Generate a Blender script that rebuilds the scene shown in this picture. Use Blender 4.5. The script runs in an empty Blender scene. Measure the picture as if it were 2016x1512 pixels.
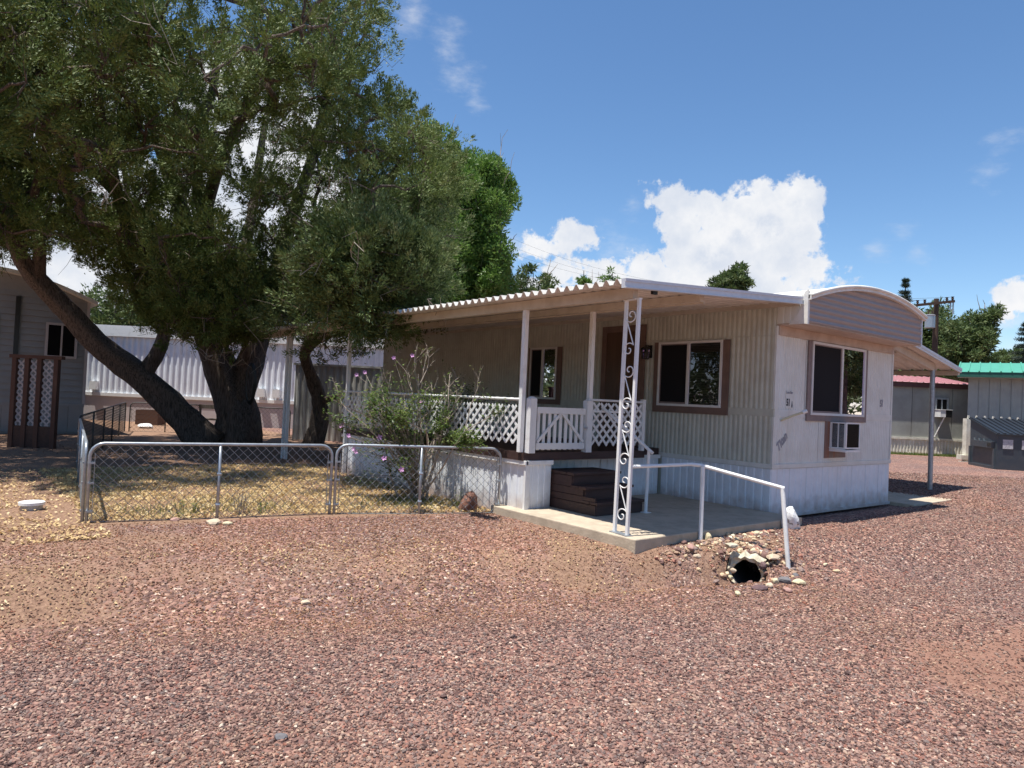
import bpy, math, random
import numpy as np
from mathutils import Vector, Matrix
random.seed(7); RS = np.random.RandomState(11)
PI = math.pi

# ------------------------------------------------------------------ camera
F_PX = 1392.0
YAW = math.radians(38.8); ROLL = math.radians(2.6); PITCH = math.atan(30/1392)
CAM = np.array([-8.70, -5.19, 1.45])
fwd0 = np.array([math.sin(YAW), math.cos(YAW), 0]); right0 = np.array([math.cos(YAW), -math.sin(YAW), 0]); up0 = np.array([0, 0, 1.])
fwd = fwd0*math.cos(PITCH)+up0*math.sin(PITCH); up1 = up0*math.cos(PITCH)-fwd0*math.sin(PITCH)
rgt = right0*math.cos(ROLL)+up1*math.sin(ROLL); upv = up1*math.cos(ROLL)-right0*math.sin(ROLL)
scene = bpy.context.scene
cam_d = bpy.data.cameras.new('camera'); cam = bpy.data.objects.new('camera', cam_d)
scene.collection.objects.link(cam)
m = Matrix(((rgt[0], upv[0], -fwd[0], CAM[0]), (rgt[1], upv[1], -fwd[1], CAM[1]), (rgt[2], upv[2], -fwd[2], CAM[2]), (0, 0, 0, 1)))
cam.matrix_world = m
cam_d.sensor_width = 36; cam_d.lens = 36*F_PX/2016; cam_d.clip_end = 3000; cam_d.clip_start = 0.05
scene.camera = cam

# ------------------------------------------------------------------ light
SUN_TRAVEL = Vector((0.27, -0.045, -1.0)).normalized()
SUN_EL = math.asin(-SUN_TRAVEL.z); SUN_ROT = math.atan2(-SUN_TRAVEL.x, -SUN_TRAVEL.y)
sd = bpy.data.lights.new('sun', 'SUN'); sd.energy = 5.0; sd.angle = math.radians(0.55); sd.color = (1.0, 0.955, 0.88)
so = bpy.data.objects.new('sun', sd); scene.collection.objects.link(so)
so.rotation_euler = SUN_TRAVEL.to_track_quat('-Z', 'Y').to_euler(); so.location = (0, 0, 30)
vs = scene.view_settings
vs.view_transform = 'Standard'; vs.look = 'None'; vs.gamma = 1.0; vs.use_curve_mapping = False; vs.exposure = 0.58
scene.cycles.max_bounces = 8; scene.cycles.diffuse_bounces = 4; scene.cycles.transparent_max_bounces = 16
scene.cycles.use_denoising = True

world = bpy.data.worlds.new('World'); scene.world = world; world.use_nodes = True
wt = world.node_tree; wt.nodes.clear(); WN = wt.nodes.new; WL = wt.links.new
def pix_azel(px, py):
    d = fwd+rgt*(px-1008)/F_PX-upv*(py-756)/F_PX; d = d/np.linalg.norm(d)
    return math.atan2(d[0], d[1]), math.asin(d[2])
def wmath(op, a, b=None, c=None, clamp=False):
    n = WN('ShaderNodeMath'); n.operation = op; n.use_clamp = clamp
    for i, v in enumerate((a, b, c)):
        if v is None: continue
        if isinstance(v, (int, float)): n.inputs[i].default_value = v
        else: WL(v, n.inputs[i])
    return n.outputs[0]
sky = WN('ShaderNodeTexSky'); sky.sky_type = 'NISHITA'; sky.sun_disc = False
sky.sun_elevation = SUN_EL; sky.sun_rotation = SUN_ROT; sky.altitude = 1500; sky.air_density = 1.15; sky.dust_density = 0.15; sky.ozone_density = 3.0
tc = WN('ShaderNodeTexCoord'); sep = WN('ShaderNodeSeparateXYZ'); WL(tc.outputs['Generated'], sep.inputs[0])
az = wmath('ARCTAN2', sep.outputs[0], sep.outputs[1]); el = wmath('ARCSINE', sep.outputs[2])
azel = WN('ShaderNodeCombineXYZ'); WL(az, azel.inputs[0]); WL(el, azel.inputs[1])
def blobs(lst):
    acc = None
    for (px, py, rx, ry) in lst:
        if isinstance(px, str): continue
        a, e = pix_azel(px, py)
        s = WN('ShaderNodeVectorMath'); s.operation = 'SUBTRACT'; WL(azel.outputs[0], s.inputs[0]); s.inputs[1].default_value = (a, e, 0)
        k = WN('ShaderNodeVectorMath'); k.operation = 'MULTIPLY'; WL(s.outputs[0], k.inputs[0])
        cs = 1.0/(1+((px-1008)/F_PX)**2)
        k.inputs[1].default_value = (F_PX/rx/cs*0.97, F_PX/ry/math.sqrt(cs), 0)
        l = WN('ShaderNodeVectorMath'); l.operation = 'LENGTH'; WL(k.outputs[0], l.inputs[0])
        v = wmath('SUBTRACT', 0.93, l.outputs['Value'])
        v = wmath('MULTIPLY', v, min(min(rx, ry)/80.0, 1.3))
        acc = v if acc is None else wmath('MAXIMUM', acc, v)
    return acc
CUM = [(1318, 388, 52, 44), (1342, 440, 58, 60), (1400, 420, 62, 42), (1450, 450, 95, 75), (1480, 392, 48, 36), (1510, 455, 80, 80),
       (1566, 398, 58, 48), (1570, 455, 52, 70), (1400, 505, 110, 72), (1500, 520, 110, 62), (1262, 525, 52, 36), (1590, 528, 72, 36),
       (1450, 560, 200, 46), (1330, 560, 150, 46), (1120, 468, 62, 34), (1062, 488, 48, 34), (1110, 535, 90, 36), (1190, 545, 70, 36),
       (1050, 570, 90, 40), (1000, 585, 70, 34), (1990, 592, 52, 36), (2030, 570, 70, 30),
       (300, 540, 380, 230), (520, 440, 260, 170), (670, 500, 200, 120), (120, 380, 200, 160), (-200, 420, 320, 200), (760, 560, 140, 90), (480, 230, 160, 120), (620, 260, 80, 60), (200, 150, 120, 90),
       (2500, 500, 260, 130), (2900, 640, 300, 110), (-700, 560, 380, 150), (2250, 640, 120, 60)]
WISP = [(880, 80, 34, 36), (905, 160, 36, 22), (812, 30, 26, 36), (936, 178, 20, 26), (1950, 340, 40, 22), (1992, 282, 50, 20), (1725, 488, 30, 22),
        (1808, 494, 24, 24), (1776, 464, 22, 14), (1246, 396, 20, 20), (1000, 485, 60, 40), (1225, 468, 40, 20), (1240, 500, 40, 24), (1980, 640, 46, 24), (1998, 685, 40, 34),
        (1150, 590, 140, 40), (2200, 300, 90, 40), (-300, 60, 160, 60)]
def wnoise(scale, detail, rough, stretch=(1, 1, 1)):
    mp = WN('ShaderNodeMapping'); WL(tc.outputs['Generated'], mp.inputs[0]); mp.inputs['Scale'].default_value = stretch
    n = WN('ShaderNodeTexNoise'); n.inputs['Scale'].default_value = scale; n.inputs['Detail'].default_value = detail; n.inputs['Roughness'].default_value = rough
    WL(mp.outputs[0], n.inputs['Vector']); return n.outputs[0]
n1 = wnoise(14, 9, 0.62); n2 = wnoise(38, 8, 0.6); n3 = wnoise(18, 8, 0.62, (1, 1, 2.2)); n4 = wnoise(9, 7, 0.6)
cb = blobs(CUM)
d1 = wmath('ADD', cb, wmath('MULTIPLY', wmath('SUBTRACT', n1, 0.48), 1.45))
d1 = wmath('ADD', d1, wmath('MULTIPLY', wmath('SUBTRACT', n2, 0.5), 0.85))
def sstep(x, lo, hi):
    n = WN('ShaderNodeMapRange'); n.interpolation_type = 'SMOOTHSTEP'; WL(x, n.inputs[0])
    n.inputs[1].default_value = lo; n.inputs[2].default_value = hi; return n.outputs[0]
m1 = sstep(d1, -0.02, 0.16)
wb = blobs(WISP)
d2 = wmath('ADD', wb, wmath('MULTIPLY', wmath('SUBTRACT', n3, 0.43), 1.6))
m2 = wmath('MULTIPLY', sstep(d2, -0.05, 1.15), 0.85)
mask = wmath('MAXIMUM', m1, m2)
# cloud tone: bright heads, bluish hollows
shade = sstep(wmath('ADD', wmath('MULTIPLY', n4, 0.7), wmath('MULTIPLY', n1, 0.5)), 0.42, 0.78)
shade = wmath('MAXIMUM', wmath('MULTIPLY', shade, .8), wmath('MULTIPLY', sstep(cb, .12, .7), wmath('MULTIPLY', sstep(n1, .36, .62), .85)))
cr = WN('ShaderNodeMix'); cr.data_type = 'RGBA'; WL(shade, cr.inputs[0])
cr.inputs[6].default_value = (0.98, 0.98, 0.99, 1); cr.inputs[7].default_value = (0.60, 0.68, 0.82, 1)
bgs = WN('ShaderNodeBackground'); bgs.inputs[1].default_value = 0.108
hs = WN('ShaderNodeHueSaturation'); hs.inputs['Saturation'].default_value = 1.12; WL(sky.outputs[0], hs.inputs['Color']); WL(hs.outputs[0], bgs.inputs[0])
bgc = WN('ShaderNodeBackground'); WL(cr.outputs[2], bgc.inputs[0]); bgc.inputs[1].default_value = 0.66
mx = WN('ShaderNodeMixShader'); WL(mask, mx.inputs[0]); WL(bgs.outputs[0], mx.inputs[1]); WL(bgc.outputs[0], mx.inputs[2])
wo = WN('ShaderNodeOutputWorld'); WL(mx.outputs[0], wo.inputs[0])
world.cycles.sampling_method = 'MANUAL'; world.cycles.sample_map_resolution = 512

# ------------------------------------------------------------------ geometry helpers
def P(px, py, D):
    """world point seen at photo pixel px,py at forward distance D"""
    d = fwd+rgt*(px-1008)/F_PX-upv*(py-756)/F_PX
    return CAM+d*(D/(d@fwd0))
def RF(r, f, z=0.0):
    p = CAM+right0*r+fwd0*f; return np.array([p[0], p[1], z])
def proj(p):
    v = np.asarray(p, float)-CAM; f = v@fwd
    f = np.where(np.abs(f) < 1e-6, 1e-6, f)
    return 1008+F_PX*(v@rgt)/f, 756-F_PX*(v@upv)/f
C = scene.collection
def link(o, parent=None):
    C.objects.link(o)
    if parent is not None:
        o.parent = parent; root = parent
        off = Vector(parent.location) if parent.type == 'EMPTY' else Vector((0, 0, 0))
        if off.length > 0: o.matrix_parent_inverse = Matrix.Translation(-off)
    return o
def thing(name, label, cat, loc=(0, 0, 0), group=None):
    o = bpy.data.objects.new(name, None); C.objects.link(o); o.empty_display_size = 0.1
    o.location = tuple(float(v) for v in loc); o['label'] = label; o['category'] = cat
    if group: o['group'] = group
    return o
def tag(o, label, cat, group=None):
    o['label'] = label; o['category'] = cat
    if group: o['group'] = group
    return o
def fastmesh(name, V, Fc, mat, smooth=False, parent=None):
    """V (n,3), Fc (m,k) all same size polygon"""
    V = np.asarray(V, np.float32); Fc = np.asarray(Fc, np.int32); k = Fc.shape[1]
    me = bpy.data.meshes.new(name); me.vertices.add(len(V)); me.vertices.foreach_set('co', V.ravel())
    me.loops.add(Fc.size); me.loops.foreach_set('vertex_index', Fc.ravel())
    me.polygons.add(len(Fc)); me.polygons.foreach_set('loop_start', np.arange(0, Fc.size, k, dtype=np.int32))
    me.polygons.foreach_set('loop_total', np.full(len(Fc), k, dtype=np.int32))
    if smooth: me.polygons.foreach_set('use_smooth', np.ones(len(Fc), bool))
    me.update(calc_edges=True); me.materials.append(mat)
    o = bpy.data.objects.new(name, me); return link(o, parent)
class MB:
    def __init__(s): s.v = []; s.f = []; s.mi = []; s.cur = 0
    def add(s, vs, fs):
        b = len(s.v); s.v += [tuple(float(c) for c in p) for p in vs]
        for f in fs: s.f.append([b+i for i in f]); s.mi.append(s.cur)
        return s
    def box(s, a, b):
        x0, y0, z0 = [min(a[i], b[i]) for i in range(3)]; x1, y1, z1 = [max(a[i], b[i]) for i in range(3)]
        return s.add([(x0, y0, z0), (x1, y0, z0), (x1, y1, z0), (x0, y1, z0), (x0, y0, z1), (x1, y0, z1), (x1, y1, z1), (x0, y1, z1)],
                     [(0, 3, 2, 1), (4, 5, 6, 7), (0, 1, 5, 4), (1, 2, 6, 5), (2, 3, 7, 6), (3, 0, 4, 7)])
    def obox(s, o, U, V, W, a, b):
        """box with corner range a..b along axes U V W from origin o"""
        o = np.array(o, float); U, V, W = [np.array(q, float) for q in (U, V, W)]
        pts = []
        for z in (a[2], b[2]):
            for (x, y) in ((a[0], a[1]), (b[0], a[1]), (b[0], b[1]), (a[0], b[1])): pts.append(o+U*x+V*y+W*z)
        return s.add(pts, [(0, 3, 2, 1), (4, 5, 6, 7), (0, 1, 5, 4), (1, 2, 6, 5), (2, 3, 7, 6), (3, 0, 4, 7)])
    def bar(s, p, q, w, h, upd=(0, 0, 1)):
        p = np.array(p, float); q = np.array(q, float); d = q-p; L = np.linalg.norm(d); d /= L
        u = np.cross(d, np.array(upd, float));
        if np.linalg.norm(u) < 1e-4: u = np.cross(d, (1, 0, 0))
        u /= np.linalg.norm(u); v = np.cross(u, d)
        return s.obox(p, d, u, v, (0, -w/2, -h/2), (L, w/2, h/2))
    def tube(s, pts, r, n=8, caps=True):
        pts = [np.array(p, float) for p in pts]; N = len(pts)
        rs = r if hasattr(r, '__len__') else [r]*N
        b = len(s.v); prev = None
        for i in range(N):
            t = pts[min(i+1, N-1)]-pts[max(i-1, 0)]; t /= (np.linalg.norm(t)+1e-9)
            if prev is None:
                a = np.array((0, 0, 1.)) if abs(t[2]) < .9 else np.array((1., 0, 0)); u = np.cross(t, a)
            else: u = prev-t*(prev@t)
            u /= (np.linalg.norm(u)+1e-9); prev = u; w = np.cross(t, u)
            for k in range(n):
                a = 2*PI*k/n; q = pts[i]+(u*math.cos(a)+w*math.sin(a))*rs[i]; s.v.append((float(q[0]), float(q[1]), float(q[2])))
        for i in range(N-1):
            for k in range(n):
                k2 = (k+1) % n; s.f.append([b+i*n+k, b+i*n+k2, b+(i+1)*n+k2, b+(i+1)*n+k]); s.mi.append(s.cur)
        if caps:
            s.f.append([b+k for k in range(n)][::-1]); s.mi.append(s.cur)
            s.f.append([b+(N-1)*n+k for k in range(n)]); s.mi.append(s.cur)
        return s
    def prism(s, prof, o, U, V, W, w0, w1):
        """closed profile (u,v) extruded along W"""
        o = np.array(o, float); U, V, W = [np.array(q, float) for q in (U, V, W)]; n = len(prof)
        pts = [o+U*a+V*b+W*w0 for a, b in prof]+[o+U*a+V*b+W*w1 for a, b in prof]
        return s.add(pts, [list(range(n))[::-1], list(range(n, 2*n))]+[[i, (i+1) % n, n+(i+1) % n, n+i] for i in range(n)])
    def sheet(s, prof, o, U, V, W, w0, w1):
        """open profile sheet"""
        o = np.array(o, float); U, V, W = [np.array(q, float) for q in (U, V, W)]; n = len(prof)
        pts = [o+U*a+V*b+W*w0 for a, b in prof]+[o+U*a+V*b+W*w1 for a, b in prof]
        return s.add(pts, [[i, i+1, n+i+1, n+i] for i in range(n-1)])
    def build(s, name, mat, parent=None, bevel=0, smooth=False):
        me = bpy.data.meshes.new(name); me.from_pydata(s.v, [], s.f)
        mats = mat if isinstance(mat, (list, tuple)) else [mat]
        for mm in mats: me.materials.append(mm)
        if len(mats) > 1: me.polygons.foreach_set('material_index', s.mi)
        if smooth: me.polygons.foreach_set('use_smooth', [True]*len(me.polygons))
        me.update()
        o = bpy.data.objects.new(name, me); link(o, parent)
        if bevel:
            b = o.modifiers.new('bevel', 'BEVEL'); b.width = bevel; b.segments = 2; b.limit_method = 'ANGLE'
        return o
def noise3(x, y, z, seed=0):
    """cheap smooth pseudo noise, vectorised"""
    s = seed*12.9
    return (np.sin(x*1.7+s)*np.cos(y*1.3-s*.7+z)+np.sin(y*2.9+x*1.1+s*1.3)*.5*np.cos(z*2.3+s)+np.sin(x*5.3-y*4.1+z*3.7+s)*.25)/1.75
def curvy(p, q, rs, n=5, amp=.12, sag=0):
    p = np.array(p, float); q = np.array(q, float); L = np.linalg.norm(q-p); pts = []
    for i in range(n+1):
        t = i/n; o = p+(q-p)*t
        if 0 < i < n: o = o+rs.randn(3)*amp*L*.35
        o[2] += sag*math.sin(PI*t)*L; pts.append(o)
    return pts
def rock(name, c, size, seed, mat, parent=None, sub=2, squash=.7, rough=.25):
    import bmesh
    bm = bmesh.new(); bmesh.ops.create_icosphere(bm, subdivisions=sub, radius=1.0)
    rr = random.Random(seed); planes = []
    for _ in range(9):
        v = Vector((rr.gauss(0, 1), rr.gauss(0, 1), rr.gauss(0, 1))).normalized(); planes.append((v, rr.uniform(.62, .92)))
    sx, sy, sz = (size if hasattr(size, '__len__') else (size, size*rr.uniform(.7, 1), size*squash)); rz = rr.uniform(0, 6.28)
    for v in bm.verts:
        co = v.co.copy()
        for pn, pd in planes:
            d = co.dot(pn)
            if d > pd: co -= pn*(d-pd)*.9
        n = noise3(co.x*2.2, co.y*2.2, co.z*2.2, seed)
        co *= 1+rough*.5*n
        co = Vector((co.x*sx, co.y*sy, co.z*sz)); co.rotate(Matrix.Rotation(rz, 3, 'Z')); v.co = co+Vector([float(q) for q in c])
    me = bpy.data.meshes.new(name); bm.to_mesh(me); bm.free(); me.materials.append(mat)
    me.polygons.foreach_set('use_smooth', [sub >= 3]*len(me.polygons))
    return link(bpy.data.objects.new(name, me), parent)

# ------------------------------------------------------------------ materials
def mat_new(name):
    mt = bpy.data.materials.new(name); mt.use_nodes = True; nt = mt.node_tree
    return mt, nt, nt.nodes['Principled BSDF']
def mat(name, col, rough=.6, var=.15, scale=6, metal=0, bump=0, bscale=60, col2=None, stretch=(1, 1, 1), spec=.5, thr=(.35, .7), streak=None):
    mt, nt, b = mat_new(name); N = nt.nodes.new; L = nt.links.new
    tcn = N('ShaderNodeNewGeometry'); mp = N('ShaderNodeMapping'); L(tcn.outputs['Position'], mp.inputs[0]); mp.inputs['Scale'].default_value = stretch
    n = N('ShaderNodeTexNoise'); n.inputs['Scale'].default_value = scale; n.inputs['Detail'].default_value = 6; n.inputs['Roughness'].default_value = .65; L(mp.outputs[0], n.inputs['Vector'])
    r = N('ShaderNodeMapRange'); r.interpolation_type = 'SMOOTHSTEP'; r.inputs[1].default_value = thr[0]; r.inputs[2].default_value = thr[1]; L(n.outputs[0], r.inputs[0])
    mi = N('ShaderNodeMix'); mi.data_type = 'RGBA'; L(r.outputs[0], mi.inputs[0])
    c2 = col2 if col2 else tuple(c*(1-var*2) for c in col)
    mi.inputs[6].default_value = (*col, 1); mi.inputs[7].default_value = (*c2, 1)
    out = mi.outputs[2]
    if streak:   # (colour, scale_h, lo, hi) vertical run-off dirt
        mp2 = N('ShaderNodeMapping'); L(tcn.outputs['Position'], mp2.inputs[0]); mp2.inputs['Scale'].default_value = (streak[1], streak[1], streak[1]*.05)
        n2 = N('ShaderNodeTexNoise'); n2.inputs['Scale'].default_value = 1; n2.inputs['Detail'].default_value = 5; L(mp2.outputs[0], n2.inputs['Vector'])
        r2 = N('ShaderNodeMapRange'); r2.inputs[1].default_value = streak[2]; r2.inputs[2].default_value = streak[3]; L(n2.outputs[0], r2.inputs[0])
        m2_ = N('ShaderNodeMix'); m2_.data_type = 'RGBA'; L(r2.outputs[0], m2_.inputs[0]); L(out, m2_.inputs[6]); m2_.inputs[7].default_value = (*streak[0], 1); out = m2_.outputs[2]
    L(out, b.inputs['Base Color']); b.inputs['Roughness'].default_value = rough; b.inputs['Metallic'].default_value = metal
    b.inputs['Specular IOR Level'].default_value = spec
    if bump:
        n3_ = N('ShaderNodeTexNoise'); n3_.inputs['Scale'].default_value = bscale; n3_.inputs['Detail'].default_value = 5; L(mp.outputs[0], n3_.inputs['Vector'])
        bp = N('ShaderNodeBump'); bp.inputs['Strength'].default_value = bump; bp.inputs['Distance'].default_value = .02; L(n3_.outputs[0], bp.inputs['Height']); L(bp.outputs[0], b.inputs['Normal'])
    return mt
M = {}
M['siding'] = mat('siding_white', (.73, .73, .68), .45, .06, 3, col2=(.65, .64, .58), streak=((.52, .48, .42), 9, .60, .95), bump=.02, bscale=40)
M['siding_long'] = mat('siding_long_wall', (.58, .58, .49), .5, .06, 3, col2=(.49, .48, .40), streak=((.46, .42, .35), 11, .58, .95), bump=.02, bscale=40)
M['skirt'] = mat('skirt_white', (.80, .83, .86), .5, .06, 4, col2=(.72, .75, .78), streak=((.55, .50, .45), 12, .62, .95))
def dusty(mt, zt=.28, col=(.36, .25, .19)):
    nt = mt.node_tree; N = nt.nodes.new; L = nt.links.new; b = nt.nodes['Principled BSDF']; src = b.inputs['Base Color'].links[0].from_socket
    g = N('ShaderNodeNewGeometry'); sp_ = N('ShaderNodeSeparateXYZ'); L(g.outputs['Position'], sp_.inputs[0]); n = N('ShaderNodeTexNoise'); n.inputs['Scale'].default_value = 7; n.inputs['Detail'].default_value = 6; L(g.outputs['Position'], n.inputs['Vector'])
    ma = N('ShaderNodeMath'); ma.operation = 'MULTIPLY_ADD'; L(n.outputs[0], ma.inputs[0]); ma.inputs[1].default_value = -.42; L(sp_.outputs[2], ma.inputs[2])
    r = N('ShaderNodeMapRange'); L(ma.outputs[0], r.inputs[0]); r.inputs[1].default_value = zt-.21; r.inputs[2].default_value = -.20; r.inputs[3].default_value = 0; r.inputs[4].default_value = .75
    m_ = N('ShaderNodeMix'); m_.data_type = 'RGBA'; L(r.outputs[0], m_.inputs[0]); L(src, m_.inputs[6]); m_.inputs[7].default_value = (*col, 1); L(m_.outputs[2], b.inputs['Base Color'])
dusty(M['skirt'])
M['visor'] = mat('visor_beige', (.36, .31, .29), .5, .05, 5, stretch=(1, 1, 6))
M['soffit'] = mat('soffit_tan', (.56, .46, .38), .6, .08, 4, col2=(.44, .34, .27), stretch=(1, 6, 1))
M['roofwhite'] = mat('roof_coating_white', (.78, .77, .73), .55, .08, 5, col2=(.66, .63, .56), bump=.15, bscale=20)
M['awning'] = mat('awning_metal', (.68, .65, .60), .4, .06, 3, col2=(.56, .52, .46), stretch=(1, 5, 1))
M['awningtrim'] = mat('awning_trim', (.66, .69, .73), .35, .05, 8)
M['beam'] = mat('awning_beam', (.62, .55, .46), .5, .08, 4, col2=(.5, .43, .34))
M['white'] = mat('white_paint', (.78, .78, .76), .45, .05, 7, col2=(.62, .61, .58), thr=(.5, .8), bump=.05)
M['whitewood'] = mat('white_painted_wood', (.74, .74, .72), .6, .06, 9, col2=(.56, .54, .50), thr=(.5, .85), bump=.1, bscale=90)
M['trim'] = mat('window_trim_brown', (.20, .125, .095), .6, .1, 5, col2=(.16, .10, .08))
M['trim_grey'] = mat('faded_brown_trim', (.25, .19, .175), .6, .1, 7)
M['vinyl'] = mat('window_vinyl', (.74, .72, .69), .35, .04, 6)
M['dark'] = mat('dark_interior', (.008, .008, .009), .9, .1, 3, spec=.1)
M['screen'] = mat('insect_screen', (.016, .016, .018), .8, .1, 60, spec=.15)
M['blind'] = mat('blind_slat', (.10, .095, .08), .6, .1, 3)
M['door'] = mat('door_brown', (.115, .055, .028), .45, .15, 3, stretch=(8, 8, .6))
M['black'] = mat('black_metal', (.012, .012, .012), .4, .1, 5)
M['deck'] = mat('deck_brown', (.060, .030, .025), .55, .2, 4, stretch=(1, 5, 5), bump=.2, bscale=30)
M['concrete'] = mat('concrete', (.50, .415, .31), .85, .08, 5, col2=(.38, .315, .235), bump=.25, bscale=45)
M['galv'] = mat('galvanised_steel', (.42, .45, .48), .38, .1, 20, metal=.55, col2=(.30, .33, .36))
M['wire'] = mat('fence_wire', (.30, .31, .31), .5, .1, 20, metal=.5)
M['darkpipe'] = mat('weathered_pipe', (.06, .058, .055), .6, .1, 10)
M['bark'] = mat('juniper_bark', (.17, .13, .105), .95, .2, 6, col2=(.032, .024, .019), stretch=(7, 7, .8), bump=1.0, bscale=9)
M['bark_grey'] = mat('grey_bark', (.16, .135, .11), .95, .2, 6, col2=(.08, .065, .055), stretch=(5, 5, 1), bump=.6, bscale=18)
M['twig'] = mat('dead_twig', (.34, .285, .23), .9, .1, 8)
M['rust'] = mat('rusty_wood', (.10, .050, .035), .9, .15, 12, col2=(.10, .05, .035))
M['dumpster'] = mat('dumpster_blue_grey', (.040, .055, .070), .5, .12, 4, col2=(.06, .07, .08), streak=((.09, .085, .08), 6, .62, .85))
M['dumplid'] = mat('dumpster_lid', (.022, .026, .032), .35, .1, 6)
M['label'] = mat('sticker', (.5, .48, .5), .5, .2, 20)
M['green_wall'] = mat('grey_green_panel', (.30, .31, .28), .6, .06, 2, col2=(.25, .255, .23), streak=((.22, .21, .18), 4, .6, .9))
M['shed_wall'] = mat('board_batten_grey', (.34, .35, .32), .65, .06, 3)
M['cream'] = mat('cream_trim', (.72, .69, .58), .6, .06, 6, col2=(.55, .52, .42))
M['greenroof'] = mat('green_metal_roof', (.09, .36, .24), .4, .06, 4)
M['greendark'] = mat('green_fascia', (.015, .10, .07), .5, .06, 4)
M['redroof'] = mat('faded_red_roof', (.50, .25, .26), .55, .06, 5)
M['redfascia'] = mat('maroon_fascia', (.10, .045, .04), .6, .08, 5)
M['vinylside'] = mat('grey_lap_siding', (.30, .305, .31), .6, .05, 3)
M['neighbor'] = mat('white_corrugated', (.80, .84, .90), .5, .05, 3)
M['neighborskirt'] = mat('pinkish_skirt', (.50, .46, .46), .6, .05, 3)
M['shedgrey'] = mat('grey_metal_shed', (.42, .42, .40), .6, .08, 3, col2=(.32, .31, .28))
M['polewood'] = mat('utility_pole_wood', (.075, .045, .03), .9, .15, 6, stretch=(4, 4, .5))
M['pvc'] = mat('pvc_white', (.85, .87, .86), .35, .03, 8)
M['brass'] = mat('yellowed_pipe', (.62, .56, .36), .4, .1, 10)
M['whiterock'] = mat('whitewashed_rock', (.80, .80, .78), .8, .1, 8, col2=(.22, .20, .18), thr=(.56, .63), bump=1.0, bscale=7)
M['redrock'] = mat('red_sandstone', (.20, .09, .06), .9, .2, 8, col2=(.09, .05, .04), bump=.6, bscale=25)
M['ink'] = mat('number_ink', (.02, .022, .03), .6, .1, 5)
M['ink_faint'] = mat('faded_ink', (.34, .34, .36), .7, .1, 5)
M['rockA'] = mat('cream_stone', (.60, .54, .36), .9, .1, 9, col2=(.46, .38, .24), bump=.4, bscale=30)
M['rockB'] = mat('purple_cinder_stone', (.15, .09, .09), .95, .15, 12, col2=(.09, .06, .065), bump=.7, bscale=40)
M['rockC'] = mat('pink_stone', (.40, .24, .20), .9, .1, 9, bump=.4, bscale=30)
M['rockD'] = mat('grey_stone', (.17, .16, .165), .9, .1, 9, bump=.5, bscale=30)
M['rockE'] = mat('pale_tan_stone', (.58, .46, .33), .9, .1, 9, bump=.4, bscale=30)
M['mortar'] = mat('lime_mortar', (.60, .55, .43), .95, .1, 14, col2=(.42, .36, .26), bump=.9, bscale=20)
def rust_panel():
    mt = mat('ac_board', (.24, .19, .17), .7, .1, 6, col2=(.19, .145, .13), streak=((.26, .10, .05), 9, .48, .72)); return mt
M['acboard'] = rust_panel()
def leafmat(name, cols, trans=.25, rough=.6, scale=2.2):
    mt, nt, b = mat_new(name); N = nt.nodes.new; L = nt.links.new
    g = N('ShaderNodeNewGeometry')
    n = N('ShaderNodeTexNoise'); n.inputs['Scale'].default_value = scale; n.inputs['Detail'].default_value = 3; L(g.outputs['Position'], n.inputs['Vector'])
    n2 = N('ShaderNodeTexWhiteNoise'); n2.noise_dimensions = '3D'
    sc = N('ShaderNodeVectorMath'); sc.operation = 'SCALE'; sc.inputs['Scale'].default_value = 9.0; L(g.outputs['Position'], sc.inputs[0])
    fl = N('ShaderNodeVectorMath'); fl.operation = 'FLOOR'; L(sc.outputs[0], fl.inputs[0]); L(fl.outputs[0], n2.inputs['Vector'])
    ad = N('ShaderNodeMath'); ad.operation = 'MULTIPLY_ADD'; L(n2.outputs['Value'], ad.inputs[0]); ad.inputs[1].default_value = .26; 
    sb = N('ShaderNodeMath'); sb.operation = 'SUBTRACT'; L(n.outputs[0], sb.inputs[0]); sb.inputs[1].default_value = .12; L(sb.outputs[0], ad.inputs[2])
    cr_ = N('ShaderNodeValToRGB'); L(ad.outputs[0], cr_.inputs[0]); e = cr_.color_ramp.elements
    e[0].position = .15; e[0].color = (*cols[0], 1); e[1].position = .8; e[1].color = (*cols[-1], 1)
    for i, c in enumerate(cols[1:-1]): q = e.new(.15+.65*(i+1)/(len(cols)-1)); q.color = (*c, 1)
    L(cr_.outputs[0], b.inputs['Base Color']); b.inputs['Roughness'].default_value = rough; b.inputs['Specular IOR Level'].default_value = .3
    tr = N('ShaderNodeBsdfTranslucent'); L(cr_.outputs[0], tr.inputs[0]); mxs = N('ShaderNodeMixShader'); mxs.inputs[0].default_value = trans
    L(b.outputs[0], mxs.inputs[1]); L(tr.outputs[0], mxs.inputs[2]); L(mxs.outputs[0], nt.nodes['Material Output'].inputs[0])
    return mt
M['juniper'] = leafmat('juniper_foliage', [(.045, .068, .016), (.085, .125, .028), (.13, .18, .045), (.19, .20, .07)], .12)
M['juniper2'] = leafmat('juniper_foliage_blue', [(.045, .070, .020), (.085, .125, .034), (.135, .185, .062), (.20, .20, .09)], .10)
M['cotton'] = leafmat('cottonwood_foliage', [(.05, .11, .018), (.09, .18, .03), (.14, .24, .05), (.20, .26, .08)], .35, .45)
M['oak'] = leafmat('far_tree_foliage', [(.035, .06, .018), (.065, .105, .03), (.10, .14, .045), (.14, .155, .06)], .25)
M['spruce'] = leafmat('spruce_foliage', [(.014, .028, .018), (.025, .045, .028), (.04, .06, .04)], .1)
M['bushleaf'] = leafmat('shrub_leaf', [(.035, .065, .02), (.07, .12, .03), (.12, .175, .045), (.22, .24, .08)], .35, .45, 5)
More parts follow.
